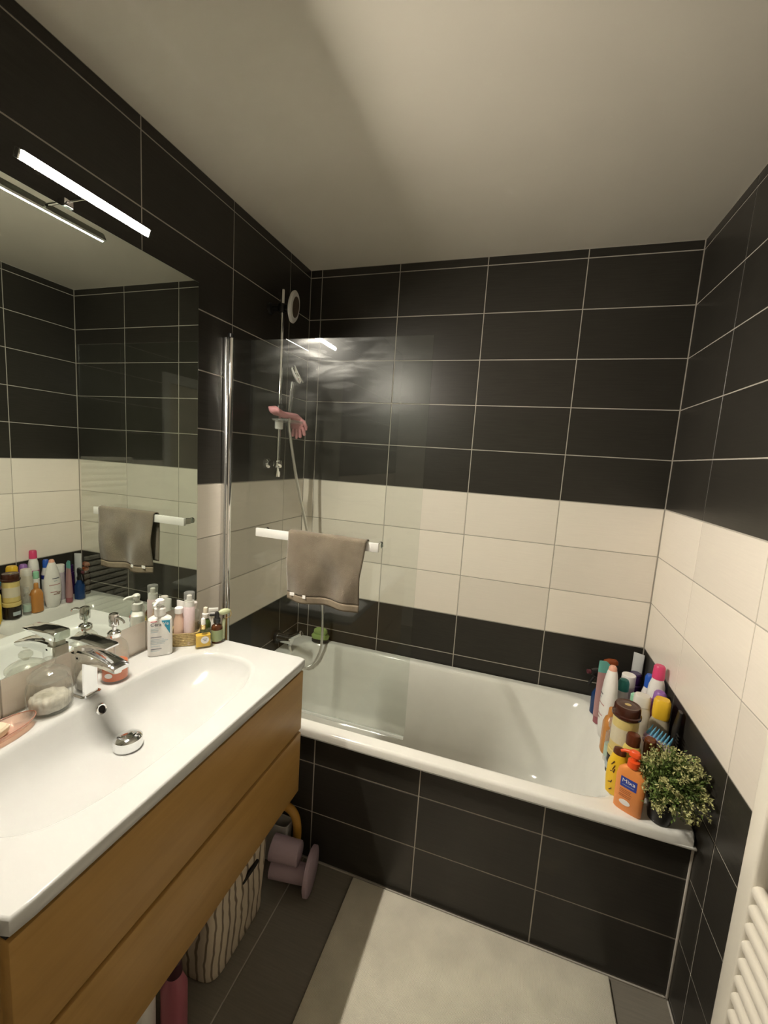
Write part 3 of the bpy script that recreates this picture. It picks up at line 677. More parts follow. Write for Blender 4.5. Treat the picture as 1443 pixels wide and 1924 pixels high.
LABEL = pl('label_white', (0.85, 0.83, 0.80), 0.5)
def cera():
    t = thing('lotion_bottle', 'white pump bottle with a teal corner on its label, beside the straw basket', 'bottle', (0.066, -1.012, CZ), 46)
    wht = pl('bottle_white', (0.84, 0.83, 0.80), 0.3)
    finish('body', loft_bm([(0.0005, 0.033, 0.018, 4), (0.004, 0.0355, 0.020, 4), (0.105, 0.0355, 0.020, 4), (0.118, 0.033, 0.0185, 4), (0.125, 0.024, 0.015, 3), (0.128, 0.014, 0.013, 2), (0.132, 0.0135, 0.0135, 2)], 48), wht, t)
    finish('collar', lathe([(0.0165, 0.1322), (0.0165, 0.152), (0.013, 0.156)], 28), wht, t)
    ph = finish('pump_head', loft_bm([(0.1562, 0.006, 0.006, 2), (0.166, 0.0065, 0.0065, 2), (0.170, 0.013, 0.011, 2.5, 0, -0.003), (0.179, 0.013, 0.011, 2.5, 0, -0.003), (0.183, 0.008, 0.007, 2, 0, -0.002)], 24), wht, t)
    finish('nozzle', tube_bm([(-0.004, -0.010, 0.176), (-0.012, -0.028, 0.175), (-0.016, -0.037, 0.170)], [0.005, 0.0045, 0.004], 12), wht, ph)
    yf = -0.0203
    teal = pl('teal_print', (0.02, 0.30, 0.46), 0.4)
    bm = bmesh.new()
    v = [bm.verts.new((x, yf, z)) for x, z in ((0.004, 0.117), (0.028, 0.117), (0.028, 0.072))] + [bm.verts.new((x, yf + 0.0012, z)) for x, z in ((0.004, 0.117), (0.028, 0.117), (0.028, 0.072))]
    bm.faces.new(v[:3]); bm.faces.new(v[3:][::-1])
    for i in range(3): bm.faces.new((v[i], v[(i + 1) % 3], v[3 + (i + 1) % 3], v[3 + i]))
    finish('teal_corner', bm, teal, t, smooth=False)
    rx = (PI / 2, 0, 0)
    text_part('Cera', 0.0155, pl('grey_ink', (0.12, 0.12, 0.15), 0.6), t, (-0.011, yf - 0.0002, 0.105), rx)
    text_part('Ve', 0.0150, LABEL, t, (0.0165, yf - 0.0004, 0.1065), rx)
    def bar(x0, x1, z, hgt, m): finish('print_line', box_bm(x0, x1, yf - 0.0003, yf + 0.001, z - hgt, z + hgt), m, t, smooth=False)
    red = pl('red_print', (0.55, 0.10, 0.12), 0.5); gr = pl('grey_print', (0.45, 0.52, 0.55), 0.6); ink = pl('dark_print', (0.13, 0.14, 0.18), 0.6)
    bar(-0.026, -0.008, 0.1155, 0.0012, red)
    for z, x1, m in ((0.092, -0.006, gr), (0.087, -0.004, gr), (0.081, -0.006, gr), (0.064, 0.004, ink), (0.057, 0.010, gr), (0.052, 0.022, gr), (0.047, 0.014, gr), (0.042, 0.012, gr), (0.034, 0.000, gr), (0.025, 0.004, ink), (0.019, -0.002, gr)):
        bar(-0.026, x1, z, 0.0009, m)
cera()

def straw_basket():
    bx, by, rz = 0.075, -0.912, 38
    t = thing('straw_basket', 'small square woven straw basket holding skincare bottles', 'basket', (bx, by, CZ), rz)
    rings = []; z = 0.001
    k = 0
    while z < 0.044:
        s = 0.041 + 0.06 * z
        rings += [(z, s, s * 0.93, 6), (z + 0.003, s + 0.0016, s * 0.93 + 0.0016, 6)]; z += 0.006
    rings.append((0.046, 0.0437, 0.041, 6))
    rings += [(0.046, 0.0405, 0.0375, 6), (0.005, 0.038, 0.035, 6), (0.0048, 0.002, 0.002, 3)]
    finish('weave', loft_bm(rings, 64), M['wicker'], t, ang=20)
    def inside(name, label, cat, lx, ly, parts, rot=0):
        a = math.radians(rz); p = (bx + lx * math.cos(a) - ly * math.sin(a), by + lx * math.sin(a) + ly * math.cos(a), CZ + 0.0052)
        b = thing(name, label, cat, p, rot, 'skincare bottles in the straw basket')
        for nm, rg, m in parts: finish(nm, loft_bm(rg, 28), m, b)
        return b
    pinkw = pl('pale_pink_bottle', (0.72, 0.58, 0.60), 0.35); wht = M['pale']
    inside('mist_bottle', 'tall pale pink mist bottle under a clear cap in the basket', 'bottle', 0.012, -0.022,
           [('body', [(0, 0.0165, 0.0165, 2), (0.002, 0.0175, 0.0175, 2), (0.125, 0.0175, 0.0175, 2), (0.130, 0.015, 0.015, 2)], pinkw),
            ('collar', [(0.1302, 0.0155, 0.0155, 2), (0.148, 0.0155, 0.0155, 2)], pl('bottle_white', (0.84, 0.83, 0.80), 0.3)),
            ('spray_button', [(0.1482, 0.008, 0.008, 2), (0.166, 0.008, 0.008, 2), (0.168, 0.006, 0.006, 2)], pl('bottle_white', (0.84, 0.83, 0.80), 0.3)),
            ('clear_cap', [(0.149, 0.0160, 0.0160, 2), (0.176, 0.0168, 0.0168, 2), (0.1775, 0.016, 0.016, 2)], M['clearplastic'])])
    inside('toner_bottle', 'translucent bottle with a frosted white cap and purple mark in the basket', 'bottle', 0.021, 0.014,
           [('body', [(0, 0.0165, 0.0165, 3), (0.002, 0.018, 0.018, 3), (0.098, 0.018, 0.018, 3), (0.108, 0.011, 0.011, 2)], M['clearplastic']),
            ('liquid', [(0.003, 0.0165, 0.0165, 3), (0.062, 0.0165, 0.0165, 3)], pl('pale_peach_liquid', (0.68, 0.55, 0.44), 0.3)),
            ('cap', [(0.1082, 0.0125, 0.0125, 2), (0.128, 0.0135, 0.0135, 2), (0.130, 0.012, 0.012, 2)], pl('frosted_cap', (0.72, 0.66, 0.63), 0.5)),
            ('purple_mark', [(0.040, 0.004, 0.004, 2, 0.008, -0.0152), (0.052, 0.004, 0.004, 2, 0.008, -0.0152)], pl('purple_print', (0.28, 0.06, 0.32), 0.5))])
    inside('essence_bottle', 'peach tinted bottle with a pale lid at the mirror side of the basket', 'bottle', -0.020, -0.014,
           [('body', [(0, 0.015, 0.015, 2), (0.002, 0.0165, 0.0165, 2), (0.080, 0.0165, 0.0165, 2), (0.092, 0.012, 0.012, 2), (0.105, 0.012, 0.012, 2)], pl('peach_bottle', (0.66, 0.47, 0.36), 0.3)),
            ('cap', [(0.1052, 0.0135, 0.0135, 2), (0.122, 0.0135, 0.0135, 2), (0.124, 0.012, 0.012, 2)], pl('bottle_white', (0.84, 0.83, 0.80), 0.3))])
    inside('squeeze_tube', 'slim white tube standing at the back corner of the basket', 'tube', -0.018, 0.020,
           [('cap', [(0, 0.012, 0.012, 2), (0.022, 0.012, 0.012, 2)], M['pale']),
            ('body', [(0.0222, 0.013, 0.013, 2), (0.06, 0.0145, 0.012, 2), (0.10, 0.016, 0.008, 2), (0.135, 0.0175, 0.0015, 2)], pl('bottle_white', (0.84, 0.83, 0.80), 0.3))])
straw_basket()

def dropper(name, label, loc, rz, r, h, body, cap, bulb, lab=None, extra=None):
    t = thing(name, label, 'bottle', loc, rz)
    finish('body', lathe([(r * 0.9, 0.0005), (r, 0.003), (r, h * 0.82), (r * 0.85, h * 0.92), (r * 0.48, h), (r * 0.48, h + 0.004)], 32), body, t)
    if lab: finish('label_wrap', lathe([(r + 0.0003, h * 0.12), (r + 0.0003, h * 0.72)], 32, False), lab, t)
    cp = finish('cap', lathe([(r * 0.60, h + 0.0042), (r * 0.62, h + 0.006), (r * 0.62, h + 0.019), (r * 0.45, h + 0.0205)], 24), cap, t)
    finish('bulb', lathe([(r * 0.40, h + 0.0207), (r * 0.42, h + 0.032), (r * 0.36, h + 0.040), (r * 0.10, h + 0.043)], 20), bulb, cp)
    return t
dropper('serum_bottle', 'dark green serum bottle with a white dropper behind the perfume flask', (0.118, -0.868, CZ), 0, 0.0185, 0.075, pl('green_glass', (0.05, 0.085, 0.015), 0.1), pl('bottle_white', (0.84, 0.83, 0.80), 0.3), pl('cream_bulb', (0.78, 0.72, 0.58), 0.5))
dropper('amber_bottle', 'amber glass bottle with a black dropper and a green label at the counter edge', (0.166, -0.868, CZ), 0, 0.0185, 0.066, pl('amber_glass', (0.07, 0.022, 0.006), 0.08), M['black'], M['black'], pl('sage_label', (0.30, 0.37, 0.20), 0.6))
def perfume():
    t = thing('perfume_flask', 'square clear flask of golden oil with a round white label', 'bottle', (0.152, -0.918, CZ), 48)
    finish('glass', loft_bm([(0.0005, 0.023, 0.0135, 8), (0.003, 0.025, 0.015, 8), (0.056, 0.025, 0.015, 8), (0.060, 0.022, 0.013, 6), (0.061, 0.008, 0.008, 2), (0.064, 0.008, 0.008, 2)], 40), M['yelglass'], t)
    finish('golden_oil', loft_bm([(0.006, 0.0225, 0.0125, 8), (0.044, 0.0225, 0.0125, 8)], 40), pl('gold_oil', (0.80, 0.56, 0.09), 0.12), t)
    finish('gold_collar', lathe([(0.0085, 0.0642), (0.0085, 0.078), (0.007, 0.0795)], 20), pl('brass', (0.75, 0.55, 0.25), 0.25, metal=1.0), t)
    finish('bulb', lathe([(0.0075, 0.0797), (0.0075, 0.092), (0.0062, 0.099), (0.002, 0.102)], 20), pl('bottle_white', (0.84, 0.83, 0.80), 0.3), t)
    lb = finish('round_label', xf(lathe([(0.0125, 0), (0.0125, 0.0007)], 28), Matrix.Translation((0.004, -0.0151, 0.030)) @ rotm('X', 90)), LABEL, t)
    for x0, x1, z in ((-0.003, 0.011, 0.0335), (0.0, 0.008, 0.028)):
        finish('print_line', box_bm(x0, x1, -0.0163, -0.0158, z - 0.0008, z + 0.0008), pl('dark_print', (0.13, 0.14, 0.18), 0.6), lb, smooth=False)
perfume()
def small_box_and_roller():
    t = thing('cosmetic_tube', 'small white and black cosmetic tube standing by the jade roller', 'tube', (0.138, -0.852, CZ), 35)
    finish('body', loft_bm([(0.020, 0.011, 0.011, 2), (0.05, 0.0125, 0.010, 2), (0.098, 0.0155, 0.002, 2.5)], 28), pl('bottle_white', (0.84, 0.83, 0.80), 0.3), t)
    finish('cap', loft_bm([(0.0005, 0.0105, 0.0105, 2), (0.0198, 0.0105, 0.0105, 2)], 24), M['black'], t)
    finish('crimp', box_bm(-0.0158, 0.0158, -0.0024, 0.0024, 0.0985, 0.112, 0.001), pl('bottle_white', (0.84, 0.83, 0.80), 0.3), t)
    finish('black_print', box_bm(-0.012, 0.004, -0.0095, -0.0035, 0.086, 0.093, 0.0005, 1), M['black'], t)
    r = thing('jade_roller', 'pale green stone face roller leaning behind the amber bottle', 'roller', (0.179, -0.8465, CZ), 60)
    finish('handle', tube_bm([(-0.004, 0, 0.0075), (-0.004, 0.0, 0.05), (0.0, 0, 0.078)], [0.006, 0.007, 0.005], 14), pl('jade', (0.50, 0.55, 0.34), 0.2), r)
    finish('yoke', tube_bm(spline([(0.0, 0, 0.0785), (0.022, 0, 0.084), (0.022, 0, 0.104), (0.018, 0, 0.106)], 6), 0.0014, 8), pl('brass', (0.75, 0.55, 0.25), 0.25, metal=1.0), r)
    finish('stone', xf(lathe([(0.004, -0.020), (0.0095, -0.012), (0.0112, 0), (0.0095, 0.012), (0.004, 0.020)], 24), Matrix.Translation((0.0, 0, 0.104)) @ rotm('Y', 90)), M['jade'], r)
small_box_and_roller()

# ------------------------------------------------------------------ bottles on the bathtub ledge
GRP = 'toiletries crowded on the tub ledge'
def ledge(name, label, cat, x, y, parts, rz=0, tilt=None, z=RIM):
    t = thing(name, label, cat, (x, y, z + 0.0003), rz, GRP)
    if tilt: t.rotation_euler = (math.radians(tilt[0]), math.radians(tilt[1]), math.radians(rz))
    for nm, rg, m in parts: finish(nm, loft_bm(rg, 32), m, t)
    return t
def cyl(z0, z1, r, r2=None, b=0.002, e=2):
    r2 = r2 or r
    return [(z0, r - b, r - b, e), (z0 + b, r, r, e), (z1 - b, r2, r2, e), (z1, r2 - b, r2 - b, e)]
WB = pl('bottle_white', (0.84, 0.83, 0.80), 0.3)
# trigger spray
t = ledge('trigger_spray_bottle', 'navy spray bottle with a black trigger at the far end of the ledge', 'bottle', 1.508, -0.150,
      [('body', [(0, 0.026, 0.026, 2), (0.003, 0.029, 0.029, 2), (0.085, 0.029, 0.029, 2), (0.11, 0.017, 0.017, 2), (0.122, 0.013, 0.013, 2)], pl('navy_plastic', (0.015, 0.05, 0.16), 0.15)),
       ('neck_collar', cyl(0.1222, 0.142, 0.015), M['black'])], 18)
finish('spray_head', loft_bm([(0.1422, 0.012, 0.011, 3), (0.158, 0.014, 0.011, 3, -0.004, 0), (0.172, 0.034, 0.012, 4, -0.016, 0), (0.192, 0.032, 0.010, 4, -0.014, 0), (0.197, 0.022, 0.007, 4, -0.010, 0)], 28), M['black'], t)
finish('trigger', tube_bm([(-0.028, 0, 0.171), (-0.034, 0, 0.155), (-0.046, 0, 0.135), (-0.052, 0, 0.124)], [0.006, 0.006, 0.006, 0.004], 12), M['black'], t)
finish('nozzle', xf(lathe([(0.009, 0), (0.009, 0.012), (0.005, 0.014)], 16), Matrix.Translation((-0.0495, 0, 0.182)) @ rotm('Y', -90)), pl('maroon_nozzle', (0.10, 0.02, 0.03), 0.4), t)
ledge('flat_tube', 'teal and rose squeeze tube with a pointed top beside the spray bottle', 'tube', 1.500, -0.222,
      [('cap', cyl(0, 0.030, 0.018), pl('rose_cap', (0.33, 0.11, 0.13), 0.4)),
       ('body', [(0.0302, 0.020, 0.020, 2), (0.10, 0.022, 0.017, 2), (0.18, 0.023, 0.010, 2), (0.215, 0.023, 0.006, 2)], pl('rose_tube', (0.42, 0.24, 0.24), 0.4)),
       ('teal_top', [(0.2152, 0.0232, 0.0062, 2), (0.245, 0.0235, 0.003, 2), (0.262, 0.014, 0.0015, 2, -0.009, 0)], pl('teal_plastic', (0.13, 0.40, 0.35), 0.4))], 10)
d = ledge('body_wash_bottle', 'tall white lens-shaped body wash bottle with a peach tip', 'bottle', 1.508, -0.312,
      [('body', [(0, 0.018, 0.030, 2), (0.003, 0.020, 0.034, 2), (0.05, 0.025, 0.0435, 2), (0.11, 0.027, 0.047, 2), (0.17, 0.026, 0.0435, 2), (0.22, 0.023, 0.033, 2), (0.258, 0.018, 0.021, 2), (0.270, 0.015, 0.015, 2)], pl('bottle_white', (0.84, 0.83, 0.80), 0.3)),
       ('peach_cap', [(0.2702, 0.0148, 0.0148, 2), (0.281, 0.0135, 0.013, 2), (0.287, 0.009, 0.009, 2)], pl('peach_plastic', (0.80, 0.42, 0.30), 0.4))], 4)
for z0, y0, y1, m in ((0.176, -0.014, 0.026, pl('grey_ink', (0.12, 0.12, 0.15), 0.6)), (0.160, -0.006, 0.012, pl('grey_print', (0.45, 0.52, 0.55), 0.6)), (0.138, -0.03, 0.03, pl('rose_print', (0.50, 0.25, 0.24), 0.5)), (0.095, -0.025, 0.010, pl('rose_print', (0.50, 0.25, 0.24), 0.5)), (0.088, 0.006, 0.030, pl('brown_print', (0.25, 0.10, 0.07), 0.5)), (0.080, -0.010, 0.026, pl('brown_print', (0.25, 0.10, 0.07), 0.5))):
    n = 8; bm = bmesh.new()
    def xs(y, z):
        ry = 0.047 if z < 0.15 else 0.043; rx = 0.0268
        return -rx * math.sqrt(max(0.0, 1 - (y / ry) ** 2)) - 0.0006
    va = [bm.verts.new((xs(y0 + (y1 - y0) * i / n, z0), y0 + (y1 - y0) * i / n, z0 - 0.0022)) for i in range(n + 1)]
    vb = [bm.verts.new((xs(y0 + (y1 - y0) * i / n, z0), y0 + (y1 - y0) * i / n, z0 + 0.0022)) for i in range(n + 1)]
    for i in range(n): bm.faces.new((va[i], va[i + 1], vb[i + 1], vb[i]))
    finish('print_line', bm, m, d)
ledge('caramel_bottle', 'caramel coloured round-shouldered bottle in front of the white body wash', 'bottle', 1.503, -0.404,
      [('body', [(0, 0.020, 0.027, 3), (0.003, 0.023, 0.031, 3), (0.105, 0.023, 0.031, 3), (0.128, 0.018, 0.022, 2.5), (0.138, 0.011, 0.011, 2)], pl('caramel_plastic', (0.52, 0.23, 0.06), 0.25)),
       ('cap', [(0.1382, 0.012, 0.012, 2), (0.166, 0.0105, 0.0105, 2), (0.170, 0.008, 0.008, 2)], pl('caramel_plastic', (0.52, 0.23, 0.06), 0.25))], 0)
ledge('clear_spray_bottle', 'slim clear spray bottle with a pale green label next to the stacked jars', 'bottle', 1.500, -0.456,
      [('body', cyl(0, 0.105, 0.0185), M['clearplastic']), ('label_wrap', [(0.02, 0.0188, 0.0188, 2), (0.06, 0.0188, 0.0188, 2)], pl('mint_label', (0.45, 0.58, 0.48), 0.5)),
       ('neck', cyl(0.1052, 0.125, 0.009), M['clearplastic']), ('cap', cyl(0.1252, 0.158, 0.0135), M['clearplastic'])])
ledge('dark_jar', 'low dark brown round jar under the brown-lidded jar', 'jar', 1.519, -0.519,
      [('body', cyl(0, 0.070, 0.0405, b=0.005), pl('dark_brown_jar', (0.02, 0.014, 0.010), 0.25)), ('lid', cyl(0.0702, 0.094, 0.0415, b=0.003), pl('pale_yellow', (0.66, 0.53, 0.20), 0.35)),
       ('label_patch', [(0.022, 0.004, 0.018, 3, -0.0383, 0), (0.042, 0.004, 0.018, 3, -0.0383, 0)], pl('grey_print', (0.45, 0.52, 0.55), 0.6))])
jb = ledge('brown_lid_jar', 'yellow round jar with a wide glossy brown lid, topmost of the stack', 'jar', 1.519, -0.519,
      [('body', cyl(0, 0.118, 0.0385, b=0.004), pl('pale_yellow', (0.66, 0.53, 0.20), 0.35)),
       ('cream_label', [(0.03, 0.0388, 0.0388, 2), (0.085, 0.0388, 0.0388, 2)], pl('cream_label', (0.66, 0.60, 0.45), 0.5)),
       ('lid', [(0.1182, 0.0415, 0.0415, 2), (0.121, 0.0435, 0.0435, 2), (0.128, 0.0435, 0.0435, 2), (0.131, 0.0400, 0.0400, 2), (0.152, 0.039, 0.039, 2), (0.158, 0.036, 0.036, 2), (0.1575, 0.031, 0.031, 2), (0.1565, 0.028, 0.028, 2), (0.1575, 0.024, 0.024, 2)], pl('brown_lid', (0.055, 0.017, 0.010), 0.15)),
       ('gold_emblem', [(0.1577, 0.010, 0.008, 2), (0.1585, 0.009, 0.007, 2)], pl('gold_print', (0.50, 0.38, 0.14), 0.4))], 0, None, RIM + 0.0945)
ledge('pale_yellow_bottle', 'pale yellow bottle with a brown flip cap behind the text-printed yellow one', 'bottle', 1.528, -0.590,
      [('body', [(0, 0.022, 0.017, 3), (0.003, 0.025, 0.019, 3), (0.145, 0.025, 0.019, 3), (0.158, 0.019, 0.016, 2.5)], pl('pale_yellow2', (0.74, 0.60, 0.16), 0.35)),
       ('brown_cap', [(0.1582, 0.0195, 0.0165, 2), (0.185, 0.0205, 0.017, 2), (0.195, 0.017, 0.014, 2), (0.199, 0.008, 0.007, 2)], pl('brown_lid2', (0.10, 0.028, 0.012), 0.2))], -22)
yb = ledge('yellow_bottle', 'bright yellow oval bottle with a brown top and dark vertical lettering strokes', 'bottle', 1.489, -0.618,
      [('body', [(0, 0.022, 0.015, 2.4), (0.003, 0.026, 0.017, 2.4), (0.05, 0.030, 0.019, 2.4), (0.10, 0.029, 0.0185, 2.4), (0.128, 0.021, 0.016, 2.2), (0.136, 0.018, 0.015, 2)], pl('yellow_plastic', (0.85, 0.55, 0.03), 0.3)),
       ('brown_cap', [(0.1362, 0.0185, 0.015, 2), (0.146, 0.0185, 0.015, 2), (0.152, 0.016, 0.013, 2), (0.155, 0.006, 0.005, 2)], pl('brown_lid2', (0.10, 0.028, 0.012), 0.2))], -28)
for (x, z, a, ln) in ((-0.010, 0.108, 62, 0.016), (-0.006, 0.094, 70, 0.018), (-0.010, 0.080, 20, 0.010), (-0.004, 0.084, 80, 0.014), (-0.012, 0.042, 30, 0.012), (-0.008, 0.046, 75, 0.010), (-0.008, 0.020, 50, 0.010)):
    c = math.cos(math.radians(a)) * ln / 2; s_ = math.sin(math.radians(a)) * ln / 2
    yy = lambda x: -0.0193 * math.sqrt(max(0, 1 - (x / 0.031) ** 2)) - 0.0002
    finish('ink_stroke', tube_bm([(x - c, yy(x - c), z - s_), (x + c, yy(x + c), z + s_)], 0.0013, 8), pl('brown_ink', (0.09, 0.04, 0.02), 0.5), yb)

def mixa():
    t = thing('orange_lotion_bottle', 'orange pump lotion bottle with a blue label, front of the ledge', 'bottle', (1.512, -0.683, RIM + 0.0003), -30, GRP)
    og = pl('orange_plastic', (0.83, 0.30, 0.08), 0.35)
    finish('body', loft_bm([(0, 0.034, 0.010, 3), (0.004, 0.038, 0.0125, 3), (0.105, 0.040, 0.0135, 3), (0.128, 0.036, 0.013, 3), (0.140, 0.024, 0.012, 2.6), (0.145, 0.014, 0.011, 2)], 48), og, t)
    rd = pl('red_orange_plastic', (0.80, 0.09, 0.015), 0.3)
    finish('collar', lathe([(0.0155, 0.1452), (0.017, 0.147), (0.016, 0.165), (0.010, 0.168)], 28), rd, t)
    ph = finish('pump_head', loft_bm([(0.1682, 0.009, 0.009, 2), (0.177, 0.009, 0.009, 2), (0.180, 0.016, 0.012, 2.6), (0.191, 0.015, 0.011, 2.6), (0.195, 0.011, 0.008, 2.4)], 28), rd, t)
    finish('nozzle', tube_bm([(-0.010, 0, 0.187), (-0.026, -0.003, 0.185), (-0.036, -0.005, 0.179)], [0.006, 0.005, 0.004], 12), rd, ph)
    yf = -0.0138; rx = (PI / 2, 0, 0)
    def panel(name, x0, x1, z0, z1, m, o=0.0, par=None):
        n = 10; bm = bmesh.new(); va = []; vb = []
        for i in range(n + 1):
            x = x0 + (x1 - x0) * i / n; y = -0.01352 * (max(0, 1 - abs(x / 0.0402) ** 3)) ** (1 / 3) - 0.0004 - o
            va.append(bm.verts.new((x, y, z0))); vb.append(bm.verts.new((x, y, z1)))
        for i in range(n): bm.faces.new((va[i], va[i + 1], vb[i + 1], vb[i]))
        return finish(name, bm, m, par or t)
    lb = panel('blue_label', -0.024, 0.020, 0.078, 0.110, pl('blue_print', (0.03, 0.06, 0.35), 0.4))
    text_part('Mixa', 0.0165, LABEL, lb, (-0.002, -0.0146, 0.099), rx, squeeze=1.15)
    panel('label_line', -0.018, 0.014, 0.0855, 0.0868, pl('grey_print', (0.45, 0.52, 0.55), 0.6), 0.0004, lb)
    for z, a, b in ((0.070, -0.024, 0.008), (0.065, -0.024, 0.006), (0.060, -0.024, 0.010), (0.053, -0.024, 0.009), (0.048, -0.024, 0.007)):
        panel('print_line', a, b, z - 0.001, z + 0.001, pl('brown_print2', (0.42, 0.13, 0.05), 0.5))
    ov = bmesh.new(); loft_bm([(0, 0.015, 0.0085, 2), (0.0006, 0.015, 0.0085, 2)], 28, True, ov)
    finish('oval_label', xf(ov, Matrix.Translation((-0.006, -0.0136, 0.031)) @ rotm('X', 90)), LABEL, t)
mixa()
ledge('brown_bottle', 'dark reddish brown bottle leaning among jar and plant', 'bottle', 1.585, -0.560,
      [('body', [(0, 0.019, 0.019, 2), (0.003, 0.021, 0.021, 2), (0.09, 0.021, 0.021, 2), (0.115, 0.015, 0.015, 2)], pl('tan_label', (0.42, 0.26, 0.14), 0.4)),
       ('cap', [(0.1152, 0.016, 0.016, 2), (0.15, 0.018, 0.018, 2), (0.172, 0.017, 0.017, 2), (0.176, 0.013, 0.013, 2)], pl('red_brown', (0.13, 0.035, 0.012), 0.25))])
ledge('yellow_cap_bottle', 'clear bottle with a chunky yellow cap and an orange lower label', 'bottle', 1.640, -0.440,
      [('body', [(0, 0.027, 0.024, 3), (0.003, 0.029, 0.026, 3), (0.17, 0.029, 0.026, 3), (0.192, 0.022, 0.021, 2.5)], pl('smoky_plastic', (0.42, 0.37, 0.27), 0.3)),
       ('orange_label', [(0.07, 0.0293, 0.0263, 3), (0.118, 0.0293, 0.0263, 3)], pl('orange_label', (0.72, 0.20, 0.02), 0.4)),
       ('yellow_cap', [(0.1922, 0.0245, 0.022, 3), (0.205, 0.026, 0.024, 3), (0.248, 0.025, 0.023, 3), (0.258, 0.020, 0.018, 3)], pl('yellow_cap', (0.78, 0.49, 0.03), 0.35))], -15)
ledge('purple_cap_bottle', 'bottle with a lilac-purple cap behind the yellow cap', 'bottle', 1.651, -0.375,
      [('body', cyl(0, 0.205, 0.023), pl('magenta_plastic', (0.40, 0.06, 0.22), 0.35)), ('cap', [(0.2052, 0.022, 0.022, 2), (0.245, 0.019, 0.019, 2), (0.252, 0.014, 0.014, 2)], pl('purple_cap', (0.28, 0.13, 0.42), 0.4))])
ledge('pink_cap_bottle', 'tall white bottle with a bright pink cap against the right wall', 'bottle', 1.655, -0.318,
      [('body', [(0, 0.026, 0.026, 2), (0.003, 0.029, 0.027, 2), (0.20, 0.029, 0.027, 2), (0.245, 0.026, 0.025, 2), (0.275, 0.018, 0.018, 2)], pl('bottle_white', (0.84, 0.83, 0.80), 0.3)),
       ('magenta_label', [(0.16, 0.0293, 0.0273, 2), (0.205, 0.0293, 0.0273, 2)], pl('magenta_print', (0.45, 0.08, 0.25), 0.4)),
       ('pink_cap', [(0.2752, 0.020, 0.020, 2), (0.318, 0.0185, 0.0185, 2), (0.324, 0.015, 0.015, 2)], pl('pink_cap', (0.70, 0.06, 0.18), 0.35))])
ledge('frosted_bottle', 'frosted white refill bottle with a square shoulder in mid-ledge', 'bottle', 1.592, -0.398,
      [('body', [(0, 0.026, 0.020, 4), (0.003, 0.029, 0.022, 4), (0.185, 0.029, 0.022, 4), (0.20, 0.026, 0.020, 3)], pl('frosted_body', (0.62, 0.58, 0.48), 0.4)),
       ('cap', [(0.2002, 0.027, 0.022, 3), (0.232, 0.026, 0.021, 3), (0.238, 0.022, 0.018, 3)], pl('frosted_white', (0.70, 0.68, 0.62), 0.45))], -12)
ledge('mint_cap_bottle', 'small bottle with a mint green cap beside the frosted bottle', 'bottle', 1.583, -0.352,
      [('body', cyl(0, 0.17, 0.0165), pl('bottle_white', (0.84, 0.83, 0.80), 0.3)), ('cap', cyl(0.1702, 0.214, 0.0155, b=0.004), pl('mint_cap', (0.30, 0.62, 0.42), 0.4))])
ledge('teal_cap_deodorant', 'white roll-on deodorant with a dark teal cap', 'deodorant', 1.559, -0.278,
      [('body', [(0, 0.018, 0.018, 2), (0.003, 0.020, 0.020, 2), (0.165, 0.020, 0.020, 2), (0.185, 0.0185, 0.0185, 2)], pl('silver_white', (0.62, 0.63, 0.64), 0.3)),
       ('teal_cap', [(0.1852, 0.0195, 0.0195, 2), (0.215, 0.019, 0.019, 2), (0.227, 0.015, 0.015, 2), (0.231, 0.007, 0.007, 2)], pl('dark_teal', (0.015, 0.20, 0.19), 0.3))])
ledge('white_aerosol', 'white aerosol can with a wide flat white cap behind the teal deodorant', 'aerosol can', 1.590, -0.212,
      [('body', cyl(0, 0.175, 0.0245), pl('lavender_can', (0.56, 0.50, 0.56), 0.35)), ('cap', cyl(0.1752, 0.222, 0.025, b=0.002), WB)])
ledge('purple_bottle', 'deep purple shampoo bottle at the back wall end of the ledge', 'bottle', 1.636, -0.122,
      [('body', cyl(0, 0.15, 0.028, b=0.004), pl('deep_purple', (0.035, 0.010, 0.075), 0.25)), ('cap', cyl(0.1502, 0.195, 0.023, b=0.004), pl('deep_purple', (0.035, 0.010, 0.075), 0.25))])
ledge('blue_cap_bottle', 'white bottle with a bright blue cap between the purple and pink-capped ones', 'bottle', 1.650, -0.252,
      [('body', [(0, 0.024, 0.022, 2), (0.003, 0.026, 0.024, 2), (0.165, 0.026, 0.024, 2), (0.205, 0.016, 0.016, 2)], WB),
       ('navy_label', [(0.135, 0.0263, 0.0243, 2), (0.160, 0.0263, 0.0243, 2)], pl('navy_print', (0.02, 0.03, 0.22), 0.4)),
       ('blue_cap', [(0.2052, 0.0165, 0.0165, 2), (0.245, 0.0165, 0.0165, 2), (0.254, 0.012, 0.012, 2)], pl('blue_cap', (0.02, 0.10, 0.50), 0.35))])
ledge('white_tube', 'white squeeze tube standing crimp-up in the far corner', 'tube', 1.660, -0.046,
      [('cap', cyl(0, 0.03, 0.018), M['black']), ('body', [(0.0302, 0.02, 0.02, 2), (0.12, 0.021, 0.016, 2), (0.22, 0.021, 0.005, 2), (0.25, 0.021, 0.0015, 2)], pl('tube_white', (0.62, 0.64, 0.64), 0.4))], -30)
ob = ledge('copper_brown_bottle', 'dark bottle with a copper orange pump top near the back wall', 'bottle', 1.562, -0.070,
      [('body', [(0, 0.024, 0.022, 2), (0.003, 0.027, 0.025, 2), (0.135, 0.027, 0.025, 2), (0.155, 0.016, 0.016, 2)], pl('dark_brown_body', (0.03, 0.015, 0.010), 0.25)),
       ('collar', cyl(0.1552, 0.178, 0.018), pl('copper_orange', (0.27, 0.06, 0.012), 0.3))], 10)
